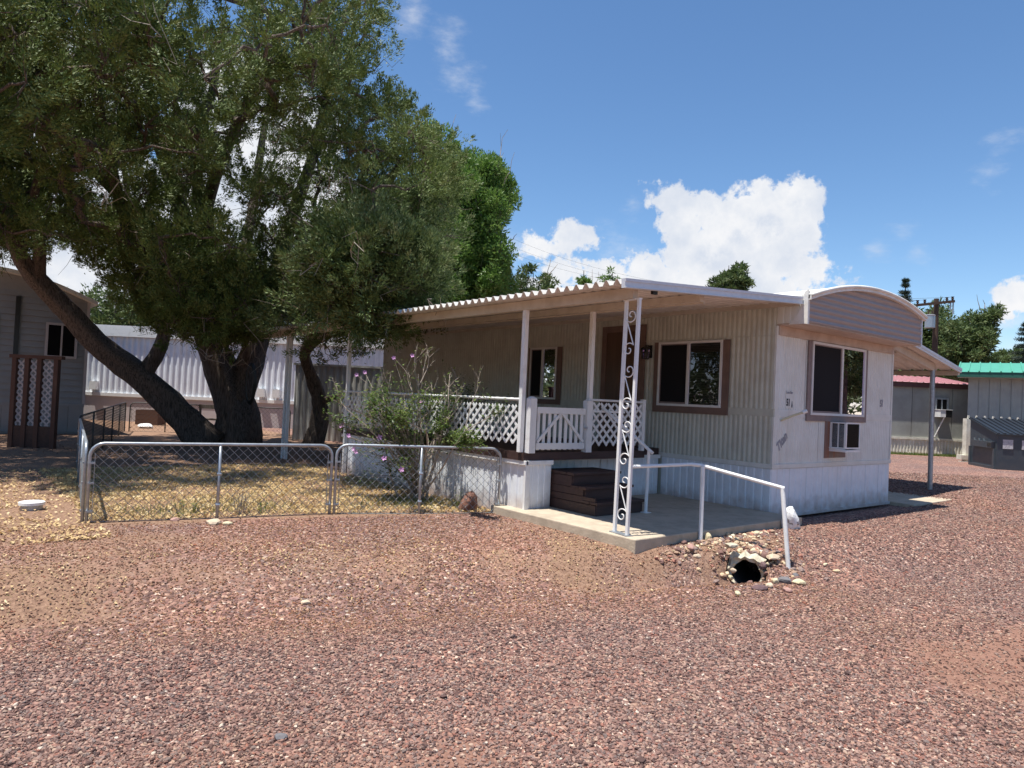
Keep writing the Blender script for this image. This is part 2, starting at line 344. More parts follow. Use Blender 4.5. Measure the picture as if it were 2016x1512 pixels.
M['petal'] = mat('mauve_petal', (.62, .30, .58), .6, .15, 20)
M['straw'] = leafmat('dry_straw', [(.36, .25, .10), (.56, .42, .17), (.66, .54, .27), (.42, .40, .14)], .2, .8, 3)
M['weed'] = leafmat('green_weed', [(.06, .10, .02), (.12, .17, .04), (.2, .22, .07)], .3, .7, 3)
M['litter'] = leafmat('leaf_litter', [(.20, .10, .05), (.42, .27, .13), (.60, .44, .22), (.70, .57, .36)], .1, .8, 4)
def glass(name, tint, mixf):
    mt = bpy.data.materials.new(name); mt.use_nodes = True; nt = mt.node_tree; nt.nodes.clear(); N = nt.nodes.new; L = nt.links.new
    t = N('ShaderNodeBsdfTransparent'); t.inputs[0].default_value = (*tint, 1); g = N('ShaderNodeBsdfGlossy'); g.inputs['Roughness'].default_value = .01
    g.inputs['Color'].default_value = (.80, .74, .92, 1)
    fr = N('ShaderNodeFresnel'); fr.inputs[0].default_value = 1.5; ad = N('ShaderNodeMath'); ad.operation = 'ADD'; ad.inputs[1].default_value = mixf; L(fr.outputs[0], ad.inputs[0])
    m_ = N('ShaderNodeMixShader'); L(ad.outputs[0], m_.inputs[0]); L(t.outputs[0], m_.inputs[1]); L(g.outputs[0], m_.inputs[2])
    o = N('ShaderNodeOutputMaterial'); L(m_.outputs[0], o.inputs[0]); return mt
M['glass'] = glass('window_glass', (.75, .78, .78), -.01)
M['glass_end'] = glass('window_glass_reflective', (.6, .6, .65), .16)
def copymat(name, base, **k): pass

# ------------------------------------------------------------------ terrain
DU = np.array([-0.961, 0.277]); DN = np.array([-0.277, -0.961]); C0 = np.array([-2.35, -1.08])
def sm(a, b, x):
    t = np.clip((x-a)/(b-a), 0, 1); return t*t*(3-2*t)
PIPE_M = np.array([-2.10, -1.02, -.245]); PIPE_D = np.array([.90, .42, 0]); PIPE_D /= np.linalg.norm(PIPE_D)
def ground_h(x, y, dig=True):
    x = np.asarray(x, float); y = np.asarray(y, float)
    h = ground_base(x, y)
    if dig:   # trench in which the drain pipe lies (covered by soil_bank)
        a = (x-PIPE_M[0])*PIPE_D[0]+(y-PIPE_M[1])*PIPE_D[1]; q = np.abs((x-PIPE_M[0])*PIPE_D[1]-(y-PIPE_M[1])*PIPE_D[0])
        h = np.where((a > -.12) & (a < .85) & (q < .19), np.minimum(h, -.44), h)
    return h
def ground_base(x, y):
    s = (x-C0[0])*DU[0]+(y-C0[1])*DU[1]; d = (x-C0[0])*DN[0]+(y-C0[1])*DN[1]
    h = -.20*sm(-.55, .65, d)-.06*sm(.3, .7, -s)*sm(-.5, .2, d)*sm(-1.3, -.5, -d)
    dep = .25-.15*sm(.5, 2.2, s)
    wid = .24+.28*sm(.8, 3, s)
    h = h-dep*np.exp(-(d/wid)**2)*sm(-.34, -.20, s)
    h = h-.08*sm(-.32, -.14, -np.hypot(s+.06, d))     # hollow at the pipe mouth
    near = np.exp(-((x+2)**2+(y-2)**2)/900)
    h = h-.012*(np.exp(-((d-1.55)/.18)**2)+np.exp(-((d-3.15)/.22)**2))
    h = h+near*(.018*noise3(x*.8, y*.8, x*0, 1)*sm(-2, -.5, d)+.010*noise3(x*2.7, y*2.7, x*0, 2)*sm(-1.6, -.8, d))
    h = h+.08*sm(4.2, 7, x)*sm(-2.5, 0, y)
    h = np.where((x > -.3) & (x < 3.9) & (y > -.3) & (y < 11.5), np.minimum(h, -.03), h)
    h = np.where((x > -3.15) & (x < 0) & (y > -.4) & (y < 2), np.minimum(h, -.03), h)
    return h
def gz(x, y): return float(ground_h(x, y))
def axis(lo, hi, step, far):
    a = list(np.arange(lo, hi, step)); x = hi; st = step; b = []
    while x < far: b.append(x); st *= 1.28; x += st
    b.append(far); x = lo; st = step; c_ = []
    while x > -far: st *= 1.28; x -= st; c_.append(max(x, -far))
    return np.array(c_[::-1]+a+b)
xs = axis(-10.5, 6.5, .055, 600); ys = axis(-6, 7.5, .055, 600)
X, Y = np.meshgrid(xs, ys); Zg = ground_h(X, Y)
Vg = np.stack([X.ravel(), Y.ravel(), Zg.ravel()], 1)
nx, ny = len(xs), len(ys); ii = np.arange(nx*ny).reshape(ny, nx)
Fg = np.stack([ii[:-1, :-1].ravel(), ii[:-1, 1:].ravel(), ii[1:, 1:].ravel(), ii[1:, :-1].ravel()], 1)
def dirt_mask(x, y):
    """0 = cinder gravel, 1 = tan dry dirt/litter"""
    s = (x-C0[0])*DU[0]+(y-C0[1])*DU[1]; d = (x-C0[0])*DN[0]+(y-C0[1])*DN[1]
    n = noise3(x*1.3, y*1.3, x*0, 5)*.5+noise3(x*3.7, y*3.7, x*0, 6)*.3
    sw = np.maximum(np.exp(-((d+.45)/.7)**2), .62*sm(-2.6, -1.6, d)*sm(.2, -.3, d))*sm(-.25, .1, s)*(1-.55*sm(1.5, 3, s)*(1-sm(4, 5.5, s)))
    yard = sm(-.3, .2, (y-2.95+(x+7.5)*.2)+.35*n) * (x < 0) * (y < 60)*(x > -16)
    left = sm(-.5, .5, -(x+7.6)+n)*sm(1.7, 2.8, y+n*.8)
    rd = sm(.12, .55, noise3(x*.55+2, y*.8, x*0, 9)+.35*n+.28*np.cos((d-3.0)*2.1)*sm(.5, 1.5, d)-.08)*.95*sm(.5, 1.6, d)
    rut = (np.exp(-((d-1.55)/.16)**2)+np.exp(-((d-3.15)/.20)**2)+.7*np.exp(-((d-2.35)/.12)**2))*np.clip(.35+noise3(x*.9, y*.9, x*0, 31)*.5+n*.4, 0, 1)*.75
    return np.clip(np.maximum.reduce([rut, sw*(.80+n*1.1), yard, left, rd*.85]), 0, 1), yard, rd
dm, yd, rd_ = dirt_mask(X.ravel(), Y.ravel())
def ground_material():
    mt, nt, b = mat_new('cinder_ground'); N = nt.nodes.new; L = nt.links.new
    g = N('ShaderNodeNewGeometry')
    def vor(scale):
        v = N('ShaderNodeTexVoronoi'); v.inputs['Scale'].default_value = scale; L(g.outputs['Position'], v.inputs['Vector']); return v
    v1 = vor(42); v2 = vor(17)
    def ramp(inp, st):
        r = N('ShaderNodeValToRGB'); L(inp, r.inputs[0]); e = r.color_ramp.elements
        r.color_ramp.interpolation = 'CONSTANT'
        e[0].position = 0; e[0].color = (*st[0][1], 1); e[1].position = st[1][0]; e[1].color = (*st[1][1], 1)
        for p_, c_ in st[2:]: q = e.new(p_); q.color = (*c_, 1)
        return r.outputs[0]
    sepc = N('ShaderNodeSeparateColor'); L(v1.outputs['Color'], sepc.inputs[0])
    peb = ramp(sepc.outputs[0], [(0, (.080, .050, .045)), (.25, (.15, .09, .078)), (.5, (.20, .118, .095)), (.68, (.24, .155, .125)), (.82, (.155, .12, .11)), (.9, (.31, .215, .165)), (.975, (.42, .35, .29))])
    n = N('ShaderNodeTexNoise'); n.inputs['Scale'].default_value = .55; n.inputs['Detail'].default_value = 6; L(g.outputs['Position'], n.inputs['Vector'])
    r1 = N('ShaderNodeMapRange'); r1.inputs[1].default_value = .38; r1.inputs[2].default_value = .66; L(n.outputs[0], r1.inputs[0])
    tint = N('ShaderNodeMix'); tint.data_type = 'RGBA'; L(r1.outputs[0], tint.inputs[0]); tint.inputs[6].default_value = (1.25, 1.22, 1.24, 1); tint.inputs[7].default_value = (1.65, 1.42, 1.30, 1)
    mul = N('ShaderNodeMix'); mul.data_type = 'RGBA'; mul.blend_type = 'MULTIPLY'; mul.inputs[0].default_value = 1; L(peb, mul.inputs[6]); L(tint.outputs[2], mul.inputs[7])
    nd = N('ShaderNodeTexNoise'); nd.inputs['Scale'].default_value = 28; nd.inputs['Detail'].default_value = 7; nd.inputs['Roughness'].default_value = .75; L(g.outputs['Position'], nd.inputs['Vector'])
    dcol = N('ShaderNodeValToRGB'); L(nd.outputs[0], dcol.inputs[0]); e = dcol.color_ramp.elements
    e[0].position = .33; e[0].color = (.13, .075, .052, 1); e[1].position = .70; e[1].color = (.42, .275, .185, 1); q = e.new(.5); q.color = (.27, .165, .11, 1)
    rcol = N('ShaderNodeValToRGB'); L(nd.outputs[0], rcol.inputs[0]); e = rcol.color_ramp.elements
    e[0].position = .3; e[0].color = (.18, .09, .065, 1); e[1].position = .7; e[1].color = (.38, .215, .155, 1)
    a1 = N('ShaderNodeAttribute'); a1.attribute_name = 'dirt'; a2 = N('ShaderNodeAttribute'); a2.attribute_name = 'redness'
    dr = N('ShaderNodeMix'); dr.data_type = 'RGBA'; L(a2.outputs['Fac'], dr.inputs[0]); L(dcol.outputs[0], dr.inputs[6]); L(rcol.outputs[0], dr.inputs[7])
    # break up mask per pebble
    ad = N('ShaderNodeMath'); ad.operation = 'ADD'; L(a1.outputs['Fac'], ad.inputs[0])
    s2 = N('ShaderNodeMath'); s2.operation = 'MULTIPLY_ADD'; L(nd.outputs[0], s2.inputs[0]); s2.inputs[1].default_value = .9; s2.inputs[2].default_value = -.45; L(s2.outputs[0], ad.inputs[1])
    mr = N('ShaderNodeMapRange'); L(ad.outputs[0], mr.inputs[0]); mr.inputs[1].default_value = .3; mr.inputs[2].default_value = .7
    fin = N('ShaderNodeMix'); fin.data_type = 'RGBA'; L(mr.outputs[0], fin.inputs[0]); L(mul.outputs[2], fin.inputs[6]); L(dr.outputs[2], fin.inputs[7])
    L(fin.outputs[2], b.inputs['Base Color']); b.inputs['Roughness'].default_value = .95; b.inputs['Specular IOR Level'].default_value = .2
    hgt = N('ShaderNodeMath'); hgt.operation = 'SUBTRACT'; hgt.inputs[0].default_value = 1; L(v1.outputs['Distance'], hgt.inputs[1])
    hm = N('ShaderNodeMix'); hm.data_type = 'FLOAT'; L(mr.outputs[0], hm.inputs[0]); L(hgt.outputs[0], hm.inputs[2]); L(nd.outputs[0], hm.inputs[3])
    bp = N('ShaderNodeBump'); bp.inputs['Strength'].default_value = .9; bp.inputs['Distance'].default_value = .02; L(hm.outputs[0], bp.inputs['Height']); L(bp.outputs[0], b.inputs['Normal'])
    return mt
M['ground'] = ground_material()
ground = fastmesh('ground', Vg, Fg, M['ground'], smooth=True); ground['kind'] = 'structure'
for nm, arr in (('dirt', dm), ('redness', np.clip(rd_*1.3+.15*(1-yd)-yd, 0, 1))):
    at = ground.data.attributes.new(nm, 'FLOAT', 'POINT'); at.data.foreach_set('value', arr.astype(np.float32))

# ---- cinder gravel: real stones instanced on points
def pebble_tree(mat_, sub=1):
    ng = bpy.data.node_groups.new('scatter_stones', 'GeometryNodeTree')
    ng.interface.new_socket('Geometry', in_out='INPUT', socket_type='NodeSocketGeometry'); ng.interface.new_socket('Geometry', in_out='OUTPUT', socket_type='NodeSocketGeometry')
    N = ng.nodes.new; L = ng.links.new; gi = N('NodeGroupInput'); go = N('NodeGroupOutput')
    gti = N('GeometryNodeGeometryToInstance')
    for k in range(5):
        ic = N('GeometryNodeMeshIcoSphere'); ic.inputs['Radius'].default_value = 1; ic.inputs['Subdivisions'].default_value = sub
        sp = N('GeometryNodeSetPosition'); L(ic.outputs[0], sp.inputs['Geometry'])
        nz = N('ShaderNodeTexNoise'); nz.noise_dimensions = '4D'; nz.inputs['W'].default_value = k*7.3; nz.inputs['Scale'].default_value = 1.1
        pos = N('GeometryNodeInputPosition'); L(pos.outputs[0], nz.inputs['Vector'])
        sb = N('ShaderNodeVectorMath'); sb.operation = 'SUBTRACT'; L(nz.outputs['Color'], sb.inputs[0]); sb.inputs[1].default_value = (.5, .5, .5)
        sc = N('ShaderNodeVectorMath'); sc.operation = 'SCALE'; sc.inputs['Scale'].default_value = 1.7; L(sb.outputs[0], sc.inputs[0]); L(sc.outputs[0], sp.inputs['Offset'])
        tr = N('GeometryNodeTransform'); L(sp.outputs[0], tr.inputs[0]); tr.inputs['Scale'].default_value = (1, .62+.08*k, .5+.07*((k*2) % 5))
        sm_ = N('GeometryNodeSetMaterial'); sm_.inputs['Material'].default_value = mat_; L(tr.outputs[0], sm_.inputs[0])
        L(sm_.outputs[0], gti.inputs[0])
    iop = N('GeometryNodeInstanceOnPoints'); L(gi.outputs[0], iop.inputs['Points']); L(gti.outputs[0], iop.inputs['Instance'])
    iop.inputs['Pick Instance'].default_value = True
    at = N('GeometryNodeInputNamedAttribute'); at.data_type = 'FLOAT'; at.inputs['Name'].default_value = 'size'
    L(at.outputs['Attribute'], iop.inputs['Scale'])
    rv = N('FunctionNodeRandomValue'); rv.data_type = 'FLOAT_VECTOR'; rv.inputs[0].default_value = (-.5, -.5, 0); rv.inputs[1].default_value = (.5, .5, 6.28)
    er = N('FunctionNodeEulerToRotation'); L(rv.outputs[0], er.inputs[0]); L(er.outputs[0], iop.inputs['Rotation'])
    L(iop.outputs[0], go.inputs[0]); return ng
def stone_mat(name, stops):
    mt, nt, b = mat_new(name); N = nt.nodes.new; L = nt.links.new
    oi = N('ShaderNodeObjectInfo'); r = N('ShaderNodeValToRGB'); L(oi.outputs['Random'], r.inputs[0]); r.color_ramp.interpolation = 'CONSTANT'
    e = r.color_ramp.elements; e[0].color = (*stops[0][1], 1); e[1].position = stops[1][0]; e[1].color = (*stops[1][1], 1)
    for p_, c_ in stops[2:]: q = e.new(p_); q.color = (*c_, 1)
    g = N('ShaderNodeNewGeometry'); n = N('ShaderNodeTexNoise'); n.inputs['Scale'].default_value = 90; n.inputs['Detail'].default_value = 3; L(g.outputs['Position'], n.inputs['Vector'])
    mr = N('ShaderNodeMapRange'); L(n.outputs[0], mr.inputs[0]); mr.inputs[3].default_value = .80; mr.inputs[4].default_value = 1.5
    mu = N('ShaderNodeVectorMath'); mu.operation = 'SCALE'; L(r.outputs[0], mu.inputs[0]); L(mr.outputs[0], mu.inputs['Scale'])
    ta = N('ShaderNodeAttribute'); ta.attribute_type = 'INSTANCER'; ta.attribute_name = 'tone'
    mt2 = N('ShaderNodeMix'); mt2.data_type = 'RGBA'; mt2.blend_type = 'MULTIPLY'; L(ta.outputs['Fac'], mt2.inputs[0]); L(mu.outputs[0], mt2.inputs[6]); mt2.inputs[7].default_value = (1.02, .86, .64, 1)
    L(mt2.outputs[2], b.inputs['Base Color']); b.inputs['Roughness'].default_value = .9; b.inputs['Specular IOR Level'].default_value = .25
    return mt
M['cinder'] = stone_mat('cinder_stones', [(0, (.085, .052, .046)), (.18, (.160, .096, .080)), (.36, (.225, .135, .108)), (.54, (.215, .150, .128)), (.66, (.29, .185, .145)), (.80, (.155, .118, .105)), (.87, (.34, .24, .18)), (.93, (.25, .115, .085)), (.991, (.46, .38, .31))])
def scatter(name, pts, sizes, mt, sub=1, tone=None):
    me = bpy.data.meshes.new(name); me.vertices.add(len(pts)); me.vertices.foreach_set('co', np.asarray(pts, np.float32).ravel())
    a = me.attributes.new('size', 'FLOAT', 'POINT'); a.data.foreach_set('value', np.asarray(sizes, np.float32))
    if tone is not None: b_ = me.attributes.new('tone', 'FLOAT', 'POINT'); b_.data.foreach_set('value', np.asarray(tone, np.float32))
    me.update()
    o = bpy.data.objects.new(name, me); C.objects.link(o); o['kind'] = 'stuff'
    md = o.modifiers.new('stones', 'NODES'); md.node_group = pebble_tree(mt, sub); return o
NG = 300000
f = 2.6+(17.5-2.6)*RS.rand(NG)**1.35; r = (RS.rand(NG)*2-1)*f*.80
gx = CAM[0]+right0[0]*r+fwd0[0]*f; gy = CAM[1]+right0[1]*r+fwd0[1]*f
dmp, ydp, rdp = dirt_mask(gx, gy)
inslab = (gx > -3.22) & (gx < 3.6) & (gy > -.47) & (gy < 12)
inyard = (gy > 2.95-(gx+7.5)*.2) & (gx < 0)
keep = (RS.rand(NG) > np.clip(dmp*.66, 0, .62)) & ~inslab & ~(inyard & (RS.rand(NG) > .1))
s_ = (gx-C0[0])*DU[0]+(gy-C0[1])*DU[1]; d_ = (gx-C0[0])*DN[0]+(gy-C0[1])*DN[1]
pa_ = (gx-PIPE_M[0])*PIPE_D[0]+(gy-PIPE_M[1])*PIPE_D[1]; pq_ = np.abs((gx-PIPE_M[0])*PIPE_D[1]-(gy-PIPE_M[1])*PIPE_D[0])
keep &= ~((pa_ > -.3) & (pa_ < .95) & (pq_ < .24)); keep &= ~((np.abs(s_+.05) < .2) & (np.abs(d_) < .18))
gx, gy, f = gx[keep], gy[keep], f[keep]
sz = (.0056+.0080*RS.rand(len(gx))**2)*(1+.035*np.clip(f-4, 0, 12)); big = RS.rand(len(gx)) < .006; sz[big] *= 1.8
gs_ = (gx-C0[0])*DU[0]+(gy-C0[1])*DU[1]; gd_ = (gx-C0[0])*DN[0]+(gy-C0[1])*DN[1]
tone = np.clip(sm(1.3, .1, gd_)*.9*sm(-1.2, .2, gs_)+.55*(noise3(gx*.7, gy*.7, gx*0, 15)+.15), 0, 1)
sz *= 1-.22*tone
gp = np.stack([gx, gy, ground_h(gx, gy)+sz*.3], 1)
grav = scatter('gravel', gp, sz, M['cinder'], tone=tone)

# ------------------------------------------------------------------ mobile home
HL = 10.9; HW = 3.55
home = thing('mobile_home', 'white corrugated mobile home with beige arched end visor above its front window', 'mobile home', (0, 0, 0))
def ribprof(L, pitch, depth, flat=.35):
    """open profile (along, out) of rounded vertical ribs"""
    n = int(round(L/pitch)); p = L/n; out = []
    for i in range(n):
        a = i*p
        for t, h in ((0, 0), (flat*.5, 0), (flat*.5+.13, .65), (.5+flat*.10, 1), (1-flat*.5-.0, .65), (1-flat*.2, 0)): out.append((a+t*p, h*depth))
    out.append((L, 0)); return out
def wall_long(z0, z1, pitch, depth, segs, name, mt, y0=0, y1=HL):
    cuts = np.linspace(y0, y1, segs+1)
    for a, b in zip(cuts[:-1], cuts[1:]):
        mb = MB(); mb.sheet(ribprof(b-a-.004, pitch, depth), (0, a+.002, z0), (0, 1, 0), (-1, 0, 0), (0, 0, 1), 0, z1-z0); mb.build(name, mt, home)
def wall_end(z0, z1, pitch, depth, cuts, name, mt):
    for a, b in zip(cuts[:-1], cuts[1:]):
        mb = MB(); mb.sheet(ribprof(b-a-.006, pitch, depth), (a+.003, 0, z0), (1, 0, 0), (0, -1, 0), (0, 0, 1), 0, z1-z0); mb.build(name, mt, home)
# solid core (behind the metal skin)
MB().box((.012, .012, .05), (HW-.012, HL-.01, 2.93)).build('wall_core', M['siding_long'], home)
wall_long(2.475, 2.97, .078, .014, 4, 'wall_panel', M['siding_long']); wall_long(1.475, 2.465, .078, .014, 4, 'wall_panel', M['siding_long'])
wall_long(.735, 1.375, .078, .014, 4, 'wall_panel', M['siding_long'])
wall_end(1.475, 2.6, .062, .009, (.03, .78, 2.62, HW-.03), 'wall_panel', M['siding']); wall_end(.735, 1.375, .062, .009, (.03, 1.2, 2.3, HW-.03), 'wall_panel', M['siding'])
MB().box((-.012, -.004, 1.375), (.03, HL, 1.475)).build('belt_rail', M['siding_long'], home)
MB().box((.012, -.010, 1.375), (HW-.01, .012, 1.475)).build('belt_rail', M['siding'], home)
MB().box((-.016, -.005, 2.463), (.02, HL, 2.477)).build('seam_strip', M['siding_long'], home)
b = MB(); b.box((-.022, -.020, .675), (.02, HL, .735)); b.box((.02, -.020, .675), (HW+.01, .012, .735)); b.build('belt_rail', M['siding'], home)
b = MB(); b.box((-.018, -.016, .735), (.032, .014, 1.373)); b.box((-.018, -.016, 1.477), (.032, .014, 2.60)); b.build('corner_trim', M['siding'], home)
b = MB(); b.box((HW-.03, -.014, .74), (HW+.012, .03, 2.6)); b.build('corner_trim', M['siding'], home)
# skirting boards: v-grooved metal
for a, b_, nm in ((0.0, 1.9, 0),):
    pass
def groovedpanel(o, U, V, L, h, pitch, parent, mt, name='skirt_panel', depth=.012):
    n = max(1, int(round(L/pitch))); p = L/n; prof = []
    for i in range(n): prof += [(i*p, 0), (i*p+p*.08, depth), (i*p+p*.55, depth), (i*p+p*.62, depth*.45), (i*p+p*.92, depth*.45)]
    prof.append((L, 0)); mb = MB(); mb.sheet(prof, o, U, V, (0, 0, 1), 0, h); return mb.build(name, mt, parent)
sk = [0, .62, 1.24, 1.86]
for a, b_ in zip(sk[:-1], sk[1:]): groovedpanel((0, a, .06), (0, 1, 0), (-1, 0, 0), b_-a, .61, .115, home, M['skirt'])
sk = [0, .45, .9, 1.35, 1.8, 2.25, 2.7, 3.15, HW]
for a, b_ in zip(sk[:-1], sk[1:]): groovedpanel((a+.002, 0, .03), (1, 0, 0), (0, -1, 0), b_-a-.004, .64, .15, home, M['skirt'], depth=.008)
b = MB(); b.box((-.03, 0, .05), (.0, 1.88, .085)); b.box((0.0, -.03, .01), (HW, .0, .05)); b.build('base_channel', M['skirt'], home)
# arched roof
def arch(x):   # top of roof
    t = (x-0)/(HW); return 2.985+.10*t+.26*(1-(2*t-1)**2)*(1 if t < .5 else 1)
ax = np.linspace(-.02, HW+.04, 17)
prof = [(x, arch(x)) for x in ax]+[(x, arch(x)-.05) for x in ax[::-1]]
MB().prism(prof, (0, 0, 0), (1, 0, 0), (0, 0, 1), (0, 1, 0), -.46, HL+.1).build('roof', M['roofwhite'], home)
prof = [(x, arch(x)+.012) for x in ax]+[(x, arch(x)-.065) for x in ax[::-1]]
re_ = MB().prism(prof, (0, 0, 0), (1, 0, 0), (0, 0, 1), (0, 1, 0), -.485, -.42).build('roof_edge_trim', M['roofwhite'], home)
MB().tube([(x, -.485, arch(x)-.008) for x in np.linspace(-.02, HW+.04, 33)], .024, 8).build('roof_edge_bead', M['roofwhite'], home, smooth=True)
# gable fill
axi = np.linspace(.01, HW-.01, 15)
MB().prism([(.01, 2.55), (HW-.01, 2.55)]+[(x, arch(x)-.05) for x in axi[::-1]], (0, 0, 0), (1, 0, 0), (0, 0, 1), (0, 1, 0), .01, .06).build('gable_wall', M['siding'], home)
# visor: horizontally ribbed front, soffit, cheeks
VY = -.42; mb = MB(); z = 2.625; rows = []
while z < 3.30: rows.append(z); z += .0225
def outo(z): return .013*(1+math.sin((z-2.62)/.088*2*PI))
xv = np.linspace(.0, HW-.02, 28)
grid = []
for zz in rows:
    for x in xv:
        top = arch(x)-.055; grid.append((x, VY-outo(min(zz, top)), min(zz, top)))
nxv = len(xv); fs = []
for j in range(len(rows)-1):
    for i in range(nxv-1):
        if rows[j] < arch((xv[i]+xv[i+1])/2)-.05: fs.append((j*nxv+i, j*nxv+i+1, (j+1)*nxv+i+1, (j+1)*nxv+i))
mb.add(grid, fs); mb.build('visor_panel', M['visor'], home)
for i in range(7):
    x0 = .0+i*(HW-.02)/7; MB().box((x0+.002, VY+.0, 2.605), (x0+(HW-.02)/7-.002, -.002, 2.625)).build('soffit_panel', M['soffit'], home)
MB().box((.02, -.035, 2.48), (HW-.03, -.006, 2.603)).build('soffit_board', M['soffit'], home)
groovedpanel((-.0, VY+.02, 2.63), (0, 1, 0), (-1, 0, 0), -VY-.02, .36, .09, home, M['siding'], 'cheek_panel', .008)
MB().box((.004, VY+.01, 2.62), (.03, 0, 2.98)).build('cheek_wall', M['siding'], home)
pr = [(0, 0), (.26, 0), (.20, .05), (.14, .13), (.10, .24), (.07, .36), (.05, .42), (0, .44)]
MB().prism([(VY-.02+a, 2.605+b_) for a, b_ in pr], (0, 0, 0), (0, 1, 0), (0, 0, 1), (1, 0, 0), -.022, -.010).build('visor_bracket', M['roofwhite'], home)
MB().box((-.024, VY-.024, 2.6), (.018, VY-.0, 3.03)).build('visor_corner_trim', M['roofwhite'], home)
MB().box((HW-.035, VY-.026, 2.6), (HW-.0, VY+.02, arch(HW)-.06)).build('visor_corner_trim', M['awningtrim'], home)
MB().box((HW-.03, VY+.02, 2.61), (HW-.01, 0, 3.02)).build('cheek_wall', M['siding'], home)

def window(parent, o, U, N_, w, z0, z1, tl, tr, tb, tt, mtrim, split=.5, blinds=True, screen_left=True, gl='glass', name='window'):
    """sliding window; o = lower-left origin on wall plane (z=0), U along the wall, N_ outward"""
    o = np.array(o, float); U = np.array(U, float); N_ = np.array(N_, float); Wz = np.array((0, 0, 1.))
    h = z1-z0; b = MB()
    def ob(m_, a, c): m_.obox(o, U, N_, Wz, a, c)
    ob(b, (0, .014, z0), (tl, .034, z1)); ob(b, (w-tr, .014, z0), (w, .034, z1)); ob(b, (tl, .014, z0), (w-tr, .033, z0+tb))
    if tt > 0: ob(b, (tl, .014, z1-tt), (w-tr, .033, z1))
    tm = b.build(name, mtrim, parent)
    a0, a1, b0, b1 = tl, w-tr, z0+tb, z1-tt; fw = .035
    f_ = MB(); ob(f_, (a0, .012, b0), (a0+fw, .048, b1)); ob(f_, (a1-fw, .012, b0), (a1, .048, b1)); ob(f_, (a0+fw, .012, b0), (a1-fw, .047, b0+fw)); ob(f_, (a0+fw, .012, b1-fw), (a1-fw, .047, b1))
    xm = a0+(a1-a0)*split; ob(f_, (xm-.022, .012, b0+fw), (xm+.022, .050, b1-fw)); f_.build('frame', M['vinyl'], tm)
    bk = MB(); ob(bk, (a0+fw, .002, b0+fw), (a1-fw, .0145, b1-fw)); bk.build('dark_room', M['dark'], tm)
    g = MB(); ob(g, (xm+.022, .030, b0+fw), (a1-fw, .033, b1-fw)); g.build('glass', M[gl], tm)
    g = MB(); ob(g, (a0+fw, .026, b0+fw), (xm-.022, .028, b1-fw)); g.build('insect_screen' if screen_left else 'glass', M['screen'] if screen_left else M[gl], tm)
    if screen_left:
        s2 = MB(); q = .016; X0, X1, Z0, Z1 = a0+fw, xm-.022, b0+fw, b1-fw
        ob(s2, (X0, .028, Z0), (X0+q, .036, Z1)); ob(s2, (X1-q, .028, Z0), (X1, .036, Z1)); ob(s2, (X0+q, .028, Z0), (X1-q, .0355, Z0+q*1.6)); ob(s2, (X0+q, .028, Z1-q), (X1-q, .0355, Z1)); s2.build('screen_frame', M['trim_grey'], tm)
    if blinds:
        bl = MB(); z = b0+fw+.01
        while z < b1-fw-.01: ob(bl, (xm+.024, .016, z), (a1-fw-.002, .020, z+.016)); z += .0245
        bl.build('blinds', M['blind'], tm)
    return tm
window(home, (0, 2.06, 0), (0, -1, 0), (-1, 0, 0), 1.36, 1.36, 2.44, .09, .11, .10, 0, M['trim'], .49)
window(home, (0, 5.12, 0), (0, -1, 0), (-1, 0, 0), .92, 1.39, 2.44, .05, .12, .09, 0, M['trim'], .48, blinds=False)
window(home, (.80, 0, 0), (1, 0, 0), (0, -1, 0), 1.80, 1.335, 2.47, .09, .09, .085, 0, M['trim_grey'], .54, gl='glass_end')
# door
dt = MB(); dt.box((-.036, 2.26, .8), (-.010, 2.36, 2.74)); dt.box((-.036, 3.10, .8), (-.010, 3.20, 2.74)); dt.box((-.035, 2.36, 2.64), (-.010, 3.10, 2.74)); door = dt.build('door', M['trim'], home)
MB().box((-.024, 2.36, .82), (-.004, 3.10, 2.64)).build('door_leaf', M['door'], door)
for (y0, y1) in ((2.44, 2.70), (2.77, 3.02)):
    for (z0, z1) in ((.92, 1.45), (1.55, 2.52)): MB().box((-.030, y0, z0), (-.024, y1, z1)).build('door_panel', M['door'], door)
MB().tube([(-.024, 2.43, 1.68), (-.06, 2.43, 1.68), (-.085, 2.43, 1.68)], [.02, .014, .028], 10).build('door_knob', M['black'], door)
MB().tube([(-.024, 2.43, 1.80), (-.045, 2.43, 1.80)], .024, 10).build('deadbolt', M['black'], door)
# porch lantern
lant = thing('porch_lantern', 'small black metal porch lantern on the wall between brown door and large window', 'lamp', (-.02, 2.16, 2.28))
MB().box((-.03, 2.12, 2.20), (-.012, 2.20, 2.40)).build('wall_plate', M['black'], lant)
MB().tube([(-.03, 2.16, 2.36), (-.08, 2.16, 2.40), (-.13, 2.16, 2.39)], .008, 6).build('arm', M['black'], lant)
def frust(mb, c, z0, r0, z1, r1, n=6):
    b0 = [(c[0]+r0*math.cos(2*PI*k/n), c[1]+r0*math.sin(2*PI*k/n), z0) for k in range(n)]; b1 = [(c[0]+r1*math.cos(2*PI*k/n), c[1]+r1*math.sin(2*PI*k/n), z1) for k in range(n)]
    mb.add(b0+b1, [[k, (k+1) % n, n+(k+1) % n, n+k] for k in range(n)]+[list(range(n))[::-1], list(range(n, 2*n))]); return mb
frust(MB(), (-.13, 2.16), 2.335, .10, 2.385, .02).build('lantern_cap', M['black'], lant)
b = MB()
for k in range(6):
    a = 2*PI*k/6; b.bar((-.13+.082*math.cos(a), 2.16+.082*math.sin(a), 2.335), (-.13+.058*math.cos(a), 2.16+.058*math.sin(a), 2.19), .008, .008)
